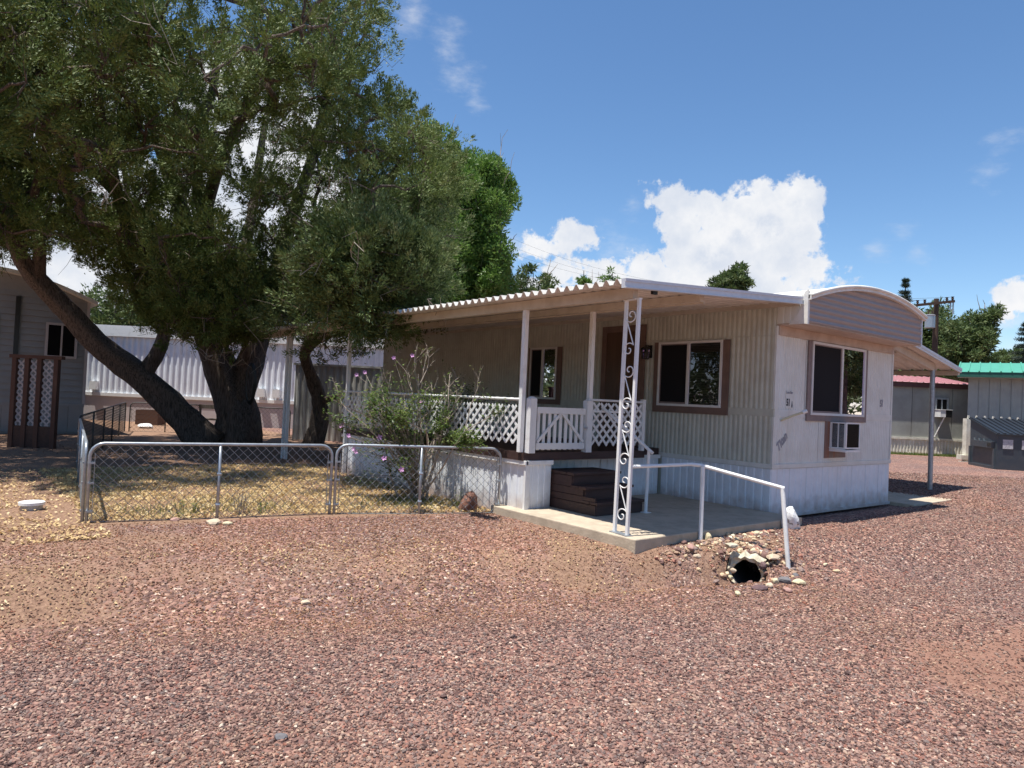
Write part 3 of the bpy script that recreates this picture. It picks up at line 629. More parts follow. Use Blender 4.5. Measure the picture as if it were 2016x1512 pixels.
b.build('cage', M['black'], lant); frust(MB(), (-.13, 2.16), 2.175, .06, 2.19, .062).build('lantern_base', M['black'], lant)
frust(MB(), (-.13, 2.16), 2.195, .05, 2.33, .072).build('lantern_glass', M['glass'], lant)
# numbers and writing on the end wall
def text(s, name, loc, size, mt, rotz=0, tilt=0, parent=None, sx=1, extr=.0015, shear=0):
    cu = bpy.data.curves.new(name, 'FONT'); cu.body = s; cu.size = size; cu.extrude = extr; cu.resolution_u = 2; cu.shear = shear; cu.offset = .006*size/.13
    o = bpy.data.objects.new(name, cu); C.objects.link(o); bpy.context.view_layer.update()
    me = bpy.data.meshes.new_from_object(o.evaluated_get(bpy.context.evaluated_depsgraph_get())); C.objects.unlink(o); bpy.data.objects.remove(o)
    R = Matrix.Translation(loc) @ Matrix.Rotation(rotz, 4, 'Z') @ Matrix.Rotation(PI/2, 4, 'X') @ Matrix.Rotation(tilt, 4, 'Z') @ Matrix.Diagonal((sx, 1, 1, 1))
    me.transform(R); me.materials.clear(); me.materials.append(mt); q = bpy.data.objects.new(name, me); return link(q, parent)
plate = MB().box((.27, -.012, 1.50), (.47, -.007, 1.74)).build('number_plate', M['siding'], home)
text('51', 'number', (.285, -.0135, 1.535), .13, M['ink'], parent=plate, sx=.72)
text('Lone Star', 'lettering', (.275, -.0135, 1.70), .05, M['ink_faint'], parent=plate, sx=.85)
sp_ = MB(); sp_.prism([(.415, 1.53), (.43, 1.505), (.445, 1.53), (.438, 1.565), (.43, 1.60), (.422, 1.565)], (0, 0, 0), (1, 0, 0), (0, 0, 1), (0, 1, 0), -.0155, -.0125); sp_.build('spade_mark', M['ink'], plate)
text('51', 'number_mark', (3.12, -.0085, 1.60), .15, M['ink_faint'], parent=home, sx=.75, tilt=.08, shear=.2)
text('Titan', 'script_mark', (.13, -.0085, .90), .16, M['ink_faint'], parent=home, sx=.9, tilt=.72, shear=.3)
# awkward little pipe sticking out of the belt
pipe = thing('vent_pipe', 'short yellowed pipe stub poking out of end wall under the number 51', 'pipe', (.2, -.05, 1.35))
MB().tube([(.17, -.012, 1.33), (.27, -.12, 1.40), (.37, -.22, 1.455)], .016, 8).build('pipe_body', M['brass'], pipe)
MB().tube([(.36, -.21, 1.448), (.40, -.25, 1.475)], .026, 10).build('pipe_cap', M['white'], pipe)

# window air conditioner in the end wall
ac = thing('air_conditioner', 'white box air conditioner with dark grille sticking out below end window', 'air conditioner', (1.7, -.1, .93))
b = MB(); b.box((1.36, -.018, .80), (2.0, -.009, 1.372)); b.build('backing_board', M['acboard'], ac)
X0, X1, Yf, Z0, Z1 = 1.50, 1.93, -.26, .95, 1.33
MB().box((X0+.012, Yf+.012, Z0+.012), (X1-.012, -.02, Z1-.012)).build('case', M['dark'], ac)
b = MB()
for z in (Z0, Z1-.018): b.box((X0, Yf, z), (X1, -.02, z+.018))
b.box((X0, Yf, Z0+.018), (X0+.03, Yf+.03, Z1-.018)); b.box((X1-.022, Yf, Z0+.018), (X1, Yf+.03, Z1-.018)); b.box((X0, -.05, Z0+.018), (X0+.014, -.02, Z1-.018)); b.box((X0, -.150, Z0+.018), (X0+.014, -.135, Z1-.018))
b.build('shell', M['white'], ac)
b = MB(); b.box((X0-.004, Yf+.02, Z0-.05), (X0+.02, -.01, Z0-.005)); b.prism([(Yf-.01, Z0-.05), (-.02, Z0-.0), (-.02, Z0+.012), (Yf-.01, Z0-.02)], (0, 0, 0), (0, 1, 0), (0, 0, 1), (1, 0, 0), X0-.02, X1+.0); b.build('support_sill', M['white'], ac)
b = MB(); z = Z0+.03
while z < Z1-.03: b.box((X0+.003, -.228, z), (X0+.013, -.155, z+.005)); b.box((X0+.003, -.13, z), (X0+.013, -.055, z+.005)); z += .012
b.build('side_louvers', M['galv'], ac)
b = MB(); x = X0+.034
while x < X1-.03: b.box((x, Yf+.004, Z0+.02), (x+.003, Yf+.010, Z1-.02)); x += .012
b.build('rear_grille', M['black'], ac)

# ------------------------------------------------------------------ front awning
AX0, AZ0, AX1, AZ1 = -3.42, 2.665, -.03, 2.905; AY0 = -.34; AY1 = 11.2
awn = thing('porch_awning', 'long white corrugated metal awning over the porch on posts', 'awning', (-1.7, 5, 2.7))
mb = MB(); pitch = .148; prof = []; y = AY0+.02
while y < AY1:
    prof += [(y, 0), (y+pitch*.16, 0), (y+pitch*.42, .055), (y+pitch*.58, .055), (y+pitch*.84, 0)]; y += pitch
sl = np.array([AX1-AX0, 0, AZ1-AZ0]); sl_n = sl/np.linalg.norm(sl); Ls = np.linalg.norm(sl); up_n = np.array([-sl_n[2], 0, sl_n[0]])
def pan(prof, th=.006):
    m_ = MB(); m_.prism([(a, b_) for a, b_ in prof]+[(a, b_-th) for a, b_ in prof[::-1]], (AX0, 0, AZ0), (0, 1, 0), up_n, sl_n, 0, Ls); return m_
NPAN = 18; per = len(prof)//NPAN//5*5
for k in range(0, len(prof)-1, per):
    seg = prof[k:k+per+1]
    if len(seg) > 2: 
        m_ = MB(); m_.sheet(seg, (AX0, 0, AZ0), (0, 1, 0), up_n, sl_n, 0, Ls); m_.sheet([(a, b_-.005) for a, b_ in seg], (AX0, 0, AZ0), (0, 1, 0), up_n, sl_n, 0.0, Ls)
        # front lip closing the thickness
        m_.add([np.array((AX0, a, AZ0))+up_n*b_ for a, b_ in seg]+[np.array((AX0, a, AZ0))+up_n*(b_-.005) for a, b_ in seg], [[i, i+1, len(seg)+i+1, len(seg)+i] for i in range(len(seg)-1)])
        m_.build('roof_pan', M['awning'], awn)
b = MB(); b.obox((AX0, AY0, AZ0), sl_n, (0, 1, 0), up_n, (-.01, -.03, -.035), (Ls, .02, .02)); b.obox((AX0, AY0, AZ0), sl_n, (0, 1, 0), up_n, (-.01, -.045, -.045), (Ls, .02, -.035)); b.obox((AX0, AY0, AZ0), sl_n, (0, 1, 0), up_n, (-.01, -.04, .02), (Ls, .02, .050)); b.build('gable_trim', M['awningtrim'], awn)
def zx(x): return AZ0+(x-AX0)/(AX1-AX0)*(AZ1-AZ0)
MB().box((-3.14, AY0+.12, zx(-3.1)-.125), (-3.06, AY1-.1, zx(-3.1)-.012)).build('front_beam', M['beam'], awn)
MB().box((-2.0, AY0+.12, zx(-1.96)-.10), (-1.93, AY1-.1, zx(-1.96)-.012)).build('middle_beam', M['beam'], awn)
MB().box((-1.93, AY0+.12, zx(-1.96)-.115), (-1.90, AY1-.1, zx(-1.96)-.09)).build('middle_beam_lip', M['beam'], awn)
MB().box((-.05, AY0+.02, 2.845), (-.018, AY1-.1, 2.915)).build('wall_ledger', M['beam'], awn)
MB().box((-2.93, AY0+.025, zx(-2.93)-.075), (-2.86, AY0+.06, zx(-2.9)-.02)).build('bracket', M['black'], awn)
fb = zx(-3.1)-.125; mbz = zx(-1.96)-.10
for (x, y, zb, zt) in ((-3.1, 1.56, .80, fb), (-1.965, 1.52, .80, mbz), (-3.1, 6.42, -.05, fb), (-3.1, 9.15, -.05, fb), (-3.1, 9.32, -.05, fb)):
    MB().box((x-.03, y-.03, zb), (x+.03, y+.03, zt)).build('post', M['white'], awn, bevel=.003)
# ornamental scroll post
scp = thing('scroll_post', 'white iron scroll-work corner post at the near end of awning', 'post', (-3.12, -.2, .1))
zt = fb-.0; ya, yb = -.075, -.295; xa, xb = -3.10, -3.15
def ux(t, which):   # slight lean, left foot kicked
    return (xa if which == 0 else xb)+(.02*t)
for w, (xx, yy) in enumerate(((xa, ya), (xb, yb))):
    MB().bar((xx-.01, yy, .112), (xx+.03, yy, zt-.01), .034, .034, (1, 0, 0)).build('upright', M['white'], scp, bevel=.003)
MB().bar((xa+.02, ya+.02, zt-.01), (xb+.03, yb-.02, zt-.01), .04, .012).build('top_plate', M['white'], scp)
MB().bar((xa-.01, ya+.03, .106), (xb-.01, yb-.03, .106), .09, .012).build('foot_plate', M['galv'], scp)
def scroll(z0, flip):
    """S scroll filling bay of height .62 between uprights"""
    pts = []; H = .60; w = abs(ya-yb)-.034; yc = (ya+yb)/2; r0 = w*.42
    def sp(cy, cz, a0, turns, sgn, rmax, rmin=.012):
        out = []
        for i in range(22):
            t = i/21; a = a0+sgn*turns*2*PI*t; rr = rmin+(rmax-rmin)*t; out.append((cy+rr*math.cos(a), cz+rr*math.sin(a)))
        return out
    # lower curl sits against the far upright, upper curl mirrored
    lo = sp(yc+.01, z0+.12, PI*.5, 1.15, 1, r0)
    hi = sp(yc-.01, z0+H-.12, -PI*.5, 1.15, 1, r0)[::-1]
    path = lo+hi
    t = MB(); t.tube([((xa+xb)/2+.005, a, b_) for a, b_ in path], .0065, 6); return t
nb = 4; bay = (zt-.25)/nb
for k in range(nb): scroll(.16+k*bay+.01, 0).build('scroll', M['white'], scp)

# ------------------------------------------------------------------ rear-side awning (right)
aw2 = thing('side_awning', 'sloped corrugated awning on far right side of the home with one round post', 'awning', (5.2, 3, 2.6))
BX0, BZ0, BX1, BZ1 = HW+.02, 2.97, 7.05, 2.42; s2 = np.array([BX1-BX0, 0, BZ1-BZ0]); L2 = np.linalg.norm(s2); s2n = s2/L2; u2 = np.array([-s2n[2], 0, s2n[0]])
y = .2; pr2 = []
while y < 7.2: pr2 += [(y, 0), (y+.07, 0), (y+.10, .045), (y+.15, .045), (y+.18, 0)]; y += .25
for k in range(0, len(pr2)-1, 20):
    seg = pr2[k:k+21]
    if len(seg) > 2: m_ = MB(); m_.sheet(seg, (BX0, 0, BZ0), (0, 1, 0), u2, s2n, 0, L2); m_.build('roof_pan', M['awning'], aw2)
b = MB(); b.obox((BX0, .2, BZ0), s2n, (0, 1, 0), u2, (-.1, -.03, -.04), (L2+.02, .01, .0)); b.obox((BX0, .2, BZ0), s2n, (0, 1, 0), u2, (-.1, -.04, .0), (L2+.02, .01, .05)); b.build('gable_trim', M['awningtrim'], aw2)
MB().obox((BX0, .42, BZ0), s2n, (0, 1, 0), u2, (0, -.03, -.16), (2.86, .03, -.03)).build('rafter', M['beam'], aw2)
MB().box((6.98, .2, 2.33), (7.06, 7.2, 2.42)).build('outer_beam', M['beam'], aw2)
MB().box((4.9, .45, 2.62), (4.96, 7.1, 2.70)).build('purlin', M['beam'], aw2)
MB().tube([(6.32, .40, gz(6.32, .4)-.05), (6.32, .42, 2.40)], .045, 12).build('post', M['galv'], aw2, smooth=False)
MB().tube([(7.0, 6.8, gz(7, 6.8)-.05), (7.0, 6.8, 2.34)], .04, 10).build('post', M['galv'], aw2)

# ------------------------------------------------------------------ concrete slab
slab = MB().box((-3.22, -.46, -.18), (-.004, 1.95, .10)).build('concrete_slab', M['concrete'], bevel=.012); tag(slab, 'concrete patio slab with a sunlit front strip before the steps', 'slab')
sl2 = MB().box((3.7, -.35, -.15), (5.6, .9, .03)).build('concrete_slab', M['concrete'], bevel=.01); tag(sl2, 'low concrete slab in the shade beyond the right end of home', 'slab')
tm_ = MB().box((3.75, 2.3, -.05), (8.2, 2.5, .12)).build('landscape_timber', M['rust'], bevel=.01); tag(tm_, 'dark timber edging lying in shade beneath side awning', 'timber')

# ------------------------------------------------------------------ porch deck with lattice
porch = thing('porch_deck', 'brown timber porch deck with white skirting and lattice railings', 'porch', (-1.6, 4, .8))
PY1 = 6.6
nb_ = 24
for k in range(nb_):
    x0 = -3.06+k*(3.03/nb_); y0 = 1.50 if x0 < -.86 else 1.92
    MB().box((x0, y0, .765), (x0+3.03/nb_-.008, PY1, .80)).build('board', M['deck'], porch)
MB().box((-3.10, 1.49, .70), (-.86, 1.525, .798)).build('fascia', M['deck'], porch); MB().box((-3.10, 1.53, .70), (-3.065, PY1, .798)).build('fascia', M['deck'], porch)
MB().box((-.86, 1.50, .70), (-.83, 1.92, .798)).build('fascia', M['deck'], porch); MB().box((-.83, 1.90, .70), (-.03, 1.93, .798)).build('fascia', M['deck'], porch)
MB().box((-2.60, 1.895, .715), (-.03, 1.93, .70)).build('fascia', M['deck'], porch)
groovedpanel((-2.62, 1.90, .10), (1, 0, 0), (0, -1, 0), 1.3, .56, .13, porch, M['skirt']); groovedpanel((-1.31, 1.90, .10), (1, 0, 0), (0, -1, 0), 1.28, .56, .13, porch, M['skirt'])
MB().box((-2.62, 1.86, .645), (-.03, 1.90, .70)).build('skirt_cap', M['white'], porch)
groovedpanel((-3.04, 1.50, .10), (1, 0, 0), (0, -1, 0), .40, .55, .10, porch, M['skirt'])
MB().box((-3.07, 1.455, .645), (-2.62, 1.50, .70)).build('skirt_cap', M['white'], porch, bevel=.004)
MB().box((-2.645, 1.50, .10), (-2.62, 1.90, .645)).build('skirt_return', M['skirt'], porch)
yy = 1.50
while yy < PY1-.1:
    e_ = min(yy+.85, PY1); groovedpanel((-3.04, yy, .0), (0, 1, 0), (-1, 0, 0), e_-yy-.003, .645, .14, porch, M['skirt']); yy = e_
MB().box((-3.09, 1.455, .645), (-3.04, PY1, .70)).build('skirt_cap', M['white'], porch, bevel=.004)
MB().box((-3.07, 1.465, .08), (-3.0, 1.50, .645)).build('skirt_corner', M['white'], porch)
groovedpanel((-3.04, PY1, .0), (1, 0, 0), (0, 1, 0), 3.0, .7, .2, porch, M['skirt'])
def lattice(o, U, L, z0, z1, Nn, sp=.105, w=.034):
    """two crossed layers of 45 deg slats clipped to the panel"""
    o = np.array(o, float); U = np.array(U, float); Nn = np.array(Nn, float); h = z1-z0
    for layer in (0, 1):
        c = -h
        while c < L+.001:
            a0, a1 = c, c+h       # centre line from (a0,0) to (a1,h)
            t0 = max(0, -a0/h) ; t1 = min(1, (L-a0)/h)
            if t1-t0 > .04:
                p0 = (a0+h*t0, h*t0); p1 = (a0+h*t1, h*t1)
                if layer: p0 = (L-p0[0], p0[1]); p1 = (L-p1[0], p1[1])
                A = o+U*p0[0]+np.array((0, 0, z0+p0[1]))+Nn*(.004+.008*layer); B = o+U*p1[0]+np.array((0, 0, z0+p1[1]))+Nn*(.004+.008*layer)
                m_ = MB(); m_.bar(A, B, .007, w, upd=np.cross(B-A, Nn)); m_.build('slat', M['whitewood'], porch)
            c += sp*math.sqrt(2)*.95
lattice((-3.09, 1.62, 0), (0, 1, 0), PY1-1.62, .905, 1.375, (-1, 0, 0))
lattice((-1.93, 1.50, 0), (1, 0, 0), 1.0, .88, 1.45, (0, -1, 0))
MB().tube([(-3.09, 1.58, 1.455), (-3.09, PY1, 1.455)], .019, 8).build('rail', M['white'], porch)
MB().tube([(-1.97, 1.50, 1.49), (-.92, 1.50, 1.49)], .016, 8).build('rail', M['white'], porch)
MB().box((-1.93, 1.478, 1.325), (-1.30, 1.49, 1.352)).build('rail', M['white'], porch)
MB().box((-.935, 1.47, .80), (-.875, 1.53, 1.53)).build('rail_post', M['whitewood'], porch, bevel=.004)
b = MB(); y = 1.66
while y < PY1-.2:
    b.tube([(-3.09, y, 1.44), (-3.085, y+.09, 1.33)], .0035, 4); y += .105
b.build('wire_ties', M['galv'], porch)
# gate with its posts
for x in (-3.005, -2.02):
    m_ = MB(); w = .05
    m_.box((x-w, 1.44, .795), (x+w, 1.53, 1.47)); m_.add([(x-w, 1.44, 1.47), (x+w, 1.44, 1.47), (x+w, 1.53, 1.47), (x-w, 1.53, 1.47), (x-.02, 1.465, 1.495), (x+.02, 1.465, 1.495), (x+.02, 1.505, 1.495), (x-.02, 1.505, 1.495)], [(0, 1, 5, 4), (1, 2, 6, 5), (2, 3, 7, 6), (3, 0, 4, 7), (4, 5, 6, 7)])
    m_.build('gate_post', M['whitewood'], porch)
gate = thing('porch_gate', 'white wooden picket gate with V bracing at top of the steps', 'gate', (-2.5, 1.47, .85))
gx0, gx1 = -2.93, -2.09
MB().box((gx0, 1.455, 1.29), (gx1, 1.475, 1.37)).build('top_rail', M['whitewood'], gate, bevel=.002); MB().box((gx0, 1.455, .84), (gx1, 1.475, .92)).build('bottom_rail', M['whitewood'], gate, bevel=.002)
for k in range(9):
    x = gx0+.02+k*(gx1-gx0-.085)/8; MB().box((x, 1.475, .83), (x+.045, 1.489, 1.36)).build('picket', M['whitewood'], gate)
xm = (gx0+gx1)/2
MB().bar((gx0+.02, 1.465, .93), (xm-.01, 1.465, 1.30), .018, .035, (0, 0, 1)).build('brace', M['whitewood'], gate)
MB().bar((gx1-.02, 1.465, .93), (xm+.01, 1.465, 1.30), .018, .035, (0, 0, 1)).build('brace', M['whitewood'], gate)
MB().box((gx1-.01, 1.44, 1.10), (gx1+.03, 1.456, 1.13)).build('latch', M['galv'], gate)
# steps
steps = thing('wooden_steps', 'dark brown wooden steps stacked from boards leading up to gate', 'steps', (-2.15, 1.2, .1))
for (zt_, yf) in ((.575, 1.12), (.425, .90), (.265, .70)):
    MB().box((-2.57, yf+.02, zt_-.165 if zt_ > .27 else .1), (-1.75, 1.86, zt_-.035)).build('riser_box', M['deck'], steps, bevel=.004)
    yv = yf-.01; nbd = 2 if zt_ < .5 else 4
    for k in range(nbd): MB().box((-2.60, yv, zt_-.032), (-1.73, yv+.125, zt_)).build('tread', M['deck'], steps, bevel=.003); yv += .133
for k, (z0, z1, y0) in enumerate(((.105, .225, .715), (.232, .31, .72), (.317, .40, .93), (.405, .535, 1.135))):
    MB().box((-2.592, y0+.01, z0), (-2.572, 1.86, z1)).build('side_board', M['deck'], steps)
# handrails
hr = thing('step_handrail', 'white pipe handrail sloping down beside the wooden steps', 'handrail', (-1.72, .7, .1))
MB().tube([(-1.74, 1.50, 1.40), (-1.735, .60, .855)], .021, 10).build('rail', M['white'], hr); MB().tube([(-1.73, .68, .1), (-1.735, .66, .88)], .022, 10).build('post', M['white'], hr)
MB().box((-1.78, .63, .10), (-1.68, .73, .108)).build('base_plate', M['white'], hr)
wr = thing('walkway_handrail', 'white pipe railing running from scroll post out past the culvert', 'handrail', (-2.2, -.5, 0))
A = (-3.06, -.21, .80); B = (-2.13, -.36, .825); B2 = (-1.87, -1.27, .655)
MB().tube([A, (-2.45, -.31, .815), (-2.2, -.35, .822)], .019, 10).build('rail', M['white'], wr)
MB().tube([(-2.22, -.345, .822), (-2.12, -.42, .812), B2], .021, 10).build('rail', M['white'], wr)
MB().tube([(-2.20, -.50, gz(-2.2, -.5)-.1), (-2.125, -.44, .80)], .023, 10).build('post', M['white'], wr)
MB().tube([(-1.89, -1.37, gz(-1.89, -1.37)-.12), (-1.875, -1.25, .66)], .023, 10).build('post', M['white'], wr)

# ------------------------------------------------------------------ culvert and its rocks
cv = thing('culvert_pipe', 'corrugated drain pipe mouth opening into the ditch below walkway railing', 'culvert', (-2.1, -1.0, -.2))
cm = PIPE_M; cd = PIPE_D
npnt = 46; m_ = MB(); R = .145
pts = [cm+cd*(t*.03) for t in range(npnt)]; rs_ = [R+(.012 if t % 2 else 0) for t in range(npnt)]
m_.tube(pts, rs_, 24, caps=False); m_.build('pipe_wall', M['darkpipe'], cv)
# lime mortar collar: broken ring around the mouth
b = []; nn = 26; rg = random.Random(3)
side = np.cross(cd, (0, 0, 1.)); v_ = []; f_ = []
for k in range(nn):
    a = 2*PI*k/nn; w = .02+.085*rg.random()**1.6*(1 if math.sin(a) > -.3 else .6)
    rj = .016*(rg.random()-.5)
    for (rr, dd) in ((R-.004+rj, -.01-.04*rg.random()), (R+w*.6, -.03-.05*rg.random()), (R+w+.02, .01), (R+.05, .12)):
        p = cm+cd*dd+(side*math.cos(a)+np.array((0, 0, 1.))*math.sin(a))*rr; v_.append(p)
for k in range(nn):
    for j in range(3): f_.append((k*4+j, ((k+1) % nn)*4+j, ((k+1) % nn)*4+j+1, k*4+j+1))
MB().add(v_, f_).build('mortar_collar', M['mortar'], cv, smooth=False)
# soil bank over the pipe
xs_ = np.linspace(-.12, 1.1, 30); ysx = np.linspace(-.55, .55, 26); vv = []
for a in xs_:
    for q in ysx:
        p = cm+cd*a+side*q; g0 = float(ground_h(p[0], p[1], False)); top = cm[2]+R+.055
        kk = math.exp(-(q/.27)**4)*float(sm(-.02, .07, a))*float(1-sm(.7, 1.1, a))
        zz = g0*(1-kk)+max(g0, top)*kk-.012*(1-kk)+.012*float(noise3(p[0]*9, p[1]*9, 0, 4)); vv.append((p[0], p[1], zz))
ff = []
for i in range(29):
    for j in range(25):
        if xs_[i] < .03 and abs(ysx[j]+.02) < .19: continue
        ff.append((i*26+j, (i+1)*26+j, (i+1)*26+j+1, i*26+j+1))
bank = MB().add(vv, ff).build('soil_bank', M['ground'], smooth=True); bank['kind'] = 'structure'
at = bank.data.attributes.new('dirt', 'FLOAT', 'POINT'); at.data.foreach_set('value', [1.0]*len(vv))
at = bank.data.attributes.new('redness', 'FLOAT', 'POINT'); at.data.foreach_set('value', [.3]*len(vv))
def top(px, py, z=-.1):
    d = fwd+rgt*(px-1008)/F_PX-upv*(py-756)/F_PX
    for _ in range(8): p = CAM+d*((z-CAM[2])/d[2]); z = gz(p[0], p[1])
    return p
ROCKS = [(1333, 1066, .125, .055, 'rockE', 'flat pale stone nearest slab corner beside the railing foot'), (1361, 1058, .07, .045, 'rockA', 'flat cream stone left of near railing post'),
         (1366, 1047, .045, .04, 'rockC', 'small pink stone behind the flat cream stone'), (1394, 1060, .062, .06, 'rockA', 'round cream stone right of near railing post'),
         (1402, 1047, .075, .06, 'rockD', 'dark grey angular rock at the slab edge by railing'), (1360, 1078, .05, .045, 'rockC', 'pink upright stone leaning under flat cream stone'),
         (1372, 1094, .045, .03, 'rockE', 'small pale stone half buried in orange dirt'), (1420, 1056, .06, .025, 'rockD', 'thin grey flat stone behind dark angular rock'),
         (1505, 1112, .05, .04, 'rockC', 'pinkish oblong stone above the rock pile right of culvert'), (1535, 1119, .075, .03, 'rockA', 'pale yellow flat stone at railing post foot'),
         (1508, 1134, .08, .05, 'rockB', 'large purple cinder rock right of the culvert mouth'), (1502, 1124, .055, .05, 'rockB', 'maroon rock wedged against culvert mouth'),
         (1537, 1130, .05, .035, 'rockC', 'salmon stone touching the far railing post'), (1545, 1143, .075, .04, 'rockD', 'blue grey rock beside far railing post'),
         (1573, 1146, .065, .035, 'rockA', 'cream oval stone outermost right of the rock pile'), (1496, 1156, .085, .03, 'rockB', 'long purple stone lying below culvert mouth'),
         (1528, 1144, .04, .035, 'rockA', 'small cream stone among dark rocks in pile'), (1515, 1152, .05, .03, 'rockE', 'tan flat chip at the front of the rock pile'),
         (1550, 1161, .055, .03, 'rockC', 'rosy flat stone lowest in the rock pile'), (1452, 1166, .045, .022, 'rockA', 'bright yellow stone in front of culvert mouth'),
         (1443, 1122, .035, .03, 'rockE', 'small tan stone left of culvert mouth'), (1438, 1136, .04, .03, 'rockA', 'pale mossy stone low left of culvert mouth'),
         (1566, 1132, .045, .03, 'rockD', 'small grey stone behind the far railing post'), (1440, 1082, .085, .03, 'mortar', 'flat slab of lime mortar above culvert on left'),
         (1520, 1104, .10, .03, 'rockE', 'long flat pale stone edging bank above culvert'), (1478, 1086, .09, .03, 'rockD', 'grey flat slab resting on top of culvert')]
for i, (px, py, s, hgt_, mt, lb) in enumerate(ROCKS):
    p = top(px, py+4); zz = p[2]+hgt_*.45
    if i in (11, 23, 24, 25, 8, 10): zz += .05
    o = rock('rock', (p[0], p[1], zz), (s, s*.72, hgt_), 20+i, M[mt], sub=2, rough=.2); tag(o, lb, 'rock', 'stones piled around the culvert')
o = rock('whitewashed_rock', (-.42, -.54, .08), (.15, .12, .21), 12, M['whiterock'], sub=3, rough=.42); tag(o, 'large whitewashed rock standing at near corner of the home', 'rock')
o = rock('red_rock', (-3.36, 2.22, .09), (.18, .13, .14), 9, M['redrock'], sub=3, rough=.6); tag(o, 'rough reddish brown boulder inside fence corner against porch skirting', 'rock')
for i, (px, py, s, mt, lb) in enumerate(((420, 1031, .11, 'rockE', 'flat pale stone just outside the fence middle post'), (447, 1033, .06, 'rockA', 'cream stone beside flat pale stone outside fence'), (345, 1025, .06, 'rockC', 'brown stone on fence line left of middle post'),
        (420, 1188, .06, 'rockE', 'pale stone alone in gravel below left fence'), (578, 1183, .05, 'rockC', 'pink stone alone in gravel verge'), (603, 1189, .045, 'rockE', 'whitish flat stone right of pink stone in gravel'), (552, 1455, .035, 'rockD', 'dark pebble near the bottom edge of gravel'), (1022, 1003, .06, 'redrock', 'red brick chunk at corner of porch skirting'))):
    p = top(px, py); o = rock('stone', (p[0], p[1], p[2]+.012), (s, s*.8, s*.4), 60+i, M[mt], sub=2); tag(o, lb, 'stone')
rq = np.random.RandomState(19); nr = 620
ra_ = rq.rand(nr)*2*PI; rr_ = np.abs(rq.randn(nr))*.30; qx = PIPE_M[0]+.12+np.cos(ra_)*rr_*1.5; qy = PIPE_M[1]-.02+np.sin(ra_)*rr_
ex = -3.1+rq.rand(220)*2.2; ey = -.56-np.abs(rq.randn(220))*.07; qx = np.concatenate([qx, ex]); qy = np.concatenate([qy, ey])
a_ = (qx-PIPE_M[0])*PIPE_D[0]+(qy-PIPE_M[1])*PIPE_D[1]; q_ = np.abs((qx-PIPE_M[0])*PIPE_D[1]-(qy-PIPE_M[1])*PIPE_D[0])
ok_ = ~((a_ < .03) & (q_ < .16) & (a_ > -.5)); qx, qy, a_, q_ = qx[ok_], qy[ok_], a_[ok_], q_[ok_]
g0_ = ground_h(qx, qy, False); kk_ = np.exp(-(q_/.27)**4)*sm(-.02, .07, a_)*(1-sm(.7, 1.1, a_)); top_ = PIPE_M[2]+R+.055
sz_ = .010+.030*rq.rand(len(qx))**2.2; qz = g0_*(1-kk_)+np.maximum(g0_, top_)*kk_+sz_*.25
M['rubble'] = stone_mat('rubble_stones', [(0, (.30, .20, .14)), (.25, (.17, .10, .085)), (.45, (.45, .34, .22)), (.62, (.22, .16, .14)), (.75, (.56, .47, .32)), (.86, (.32, .15, .11)), (.94, (.60, .55, .42))])
scatter('rubble', np.stack([qx, qy, qz], 1), sz_, M['rubble'], 2)
bx_ = PIPE_M[0]+PIPE_D[0]*(.05+rq.rand(1500)*.95); bl_ = (rq.rand(1500)-.5)*.9; bkx = bx_+PIPE_D[1]*bl_; bky = PIPE_M[1]+(bx_-PIPE_M[0])/PIPE_D[0]*PIPE_D[1]-PIPE_D[0]*bl_
a_ = (bkx-PIPE_M[0])*PIPE_D[0]+(bky-PIPE_M[1])*PIPE_D[1]; q_ = np.abs(bl_); g0_ = ground_h(bkx, bky, False); kk_ = np.exp(-(q_/.27)**4)*sm(-.02, .07, a_)*(1-sm(.7, 1.1, a_))
scatter('bank_gravel', np.stack([bkx, bky, g0_*(1-kk_)+np.maximum(g0_, top_)*kk_+.002], 1), .006+.008*rq.rand(1500)**2, M['cinder'], tone=np.full(1500, .6))
# white cleanout cap
cc = top(62, 1003); cap = thing('sewer_cleanout', 'white round pipe cap on a short stub at far left of gravel', 'pipe cap', cc)
MB().tube([(cc[0], cc[1], cc[2]-.05), (cc[0], cc[1], cc[2]+.055)], .105, 20).build('stub', M['galv'], cap)
MB().tube([(cc[0], cc[1], cc[2]+.055), (cc[0], cc[1], cc[2]+.085), (cc[0], cc[1], cc[2]+.09)], [.125, .125, .11], 28).build('cap', M['pvc'], cap)

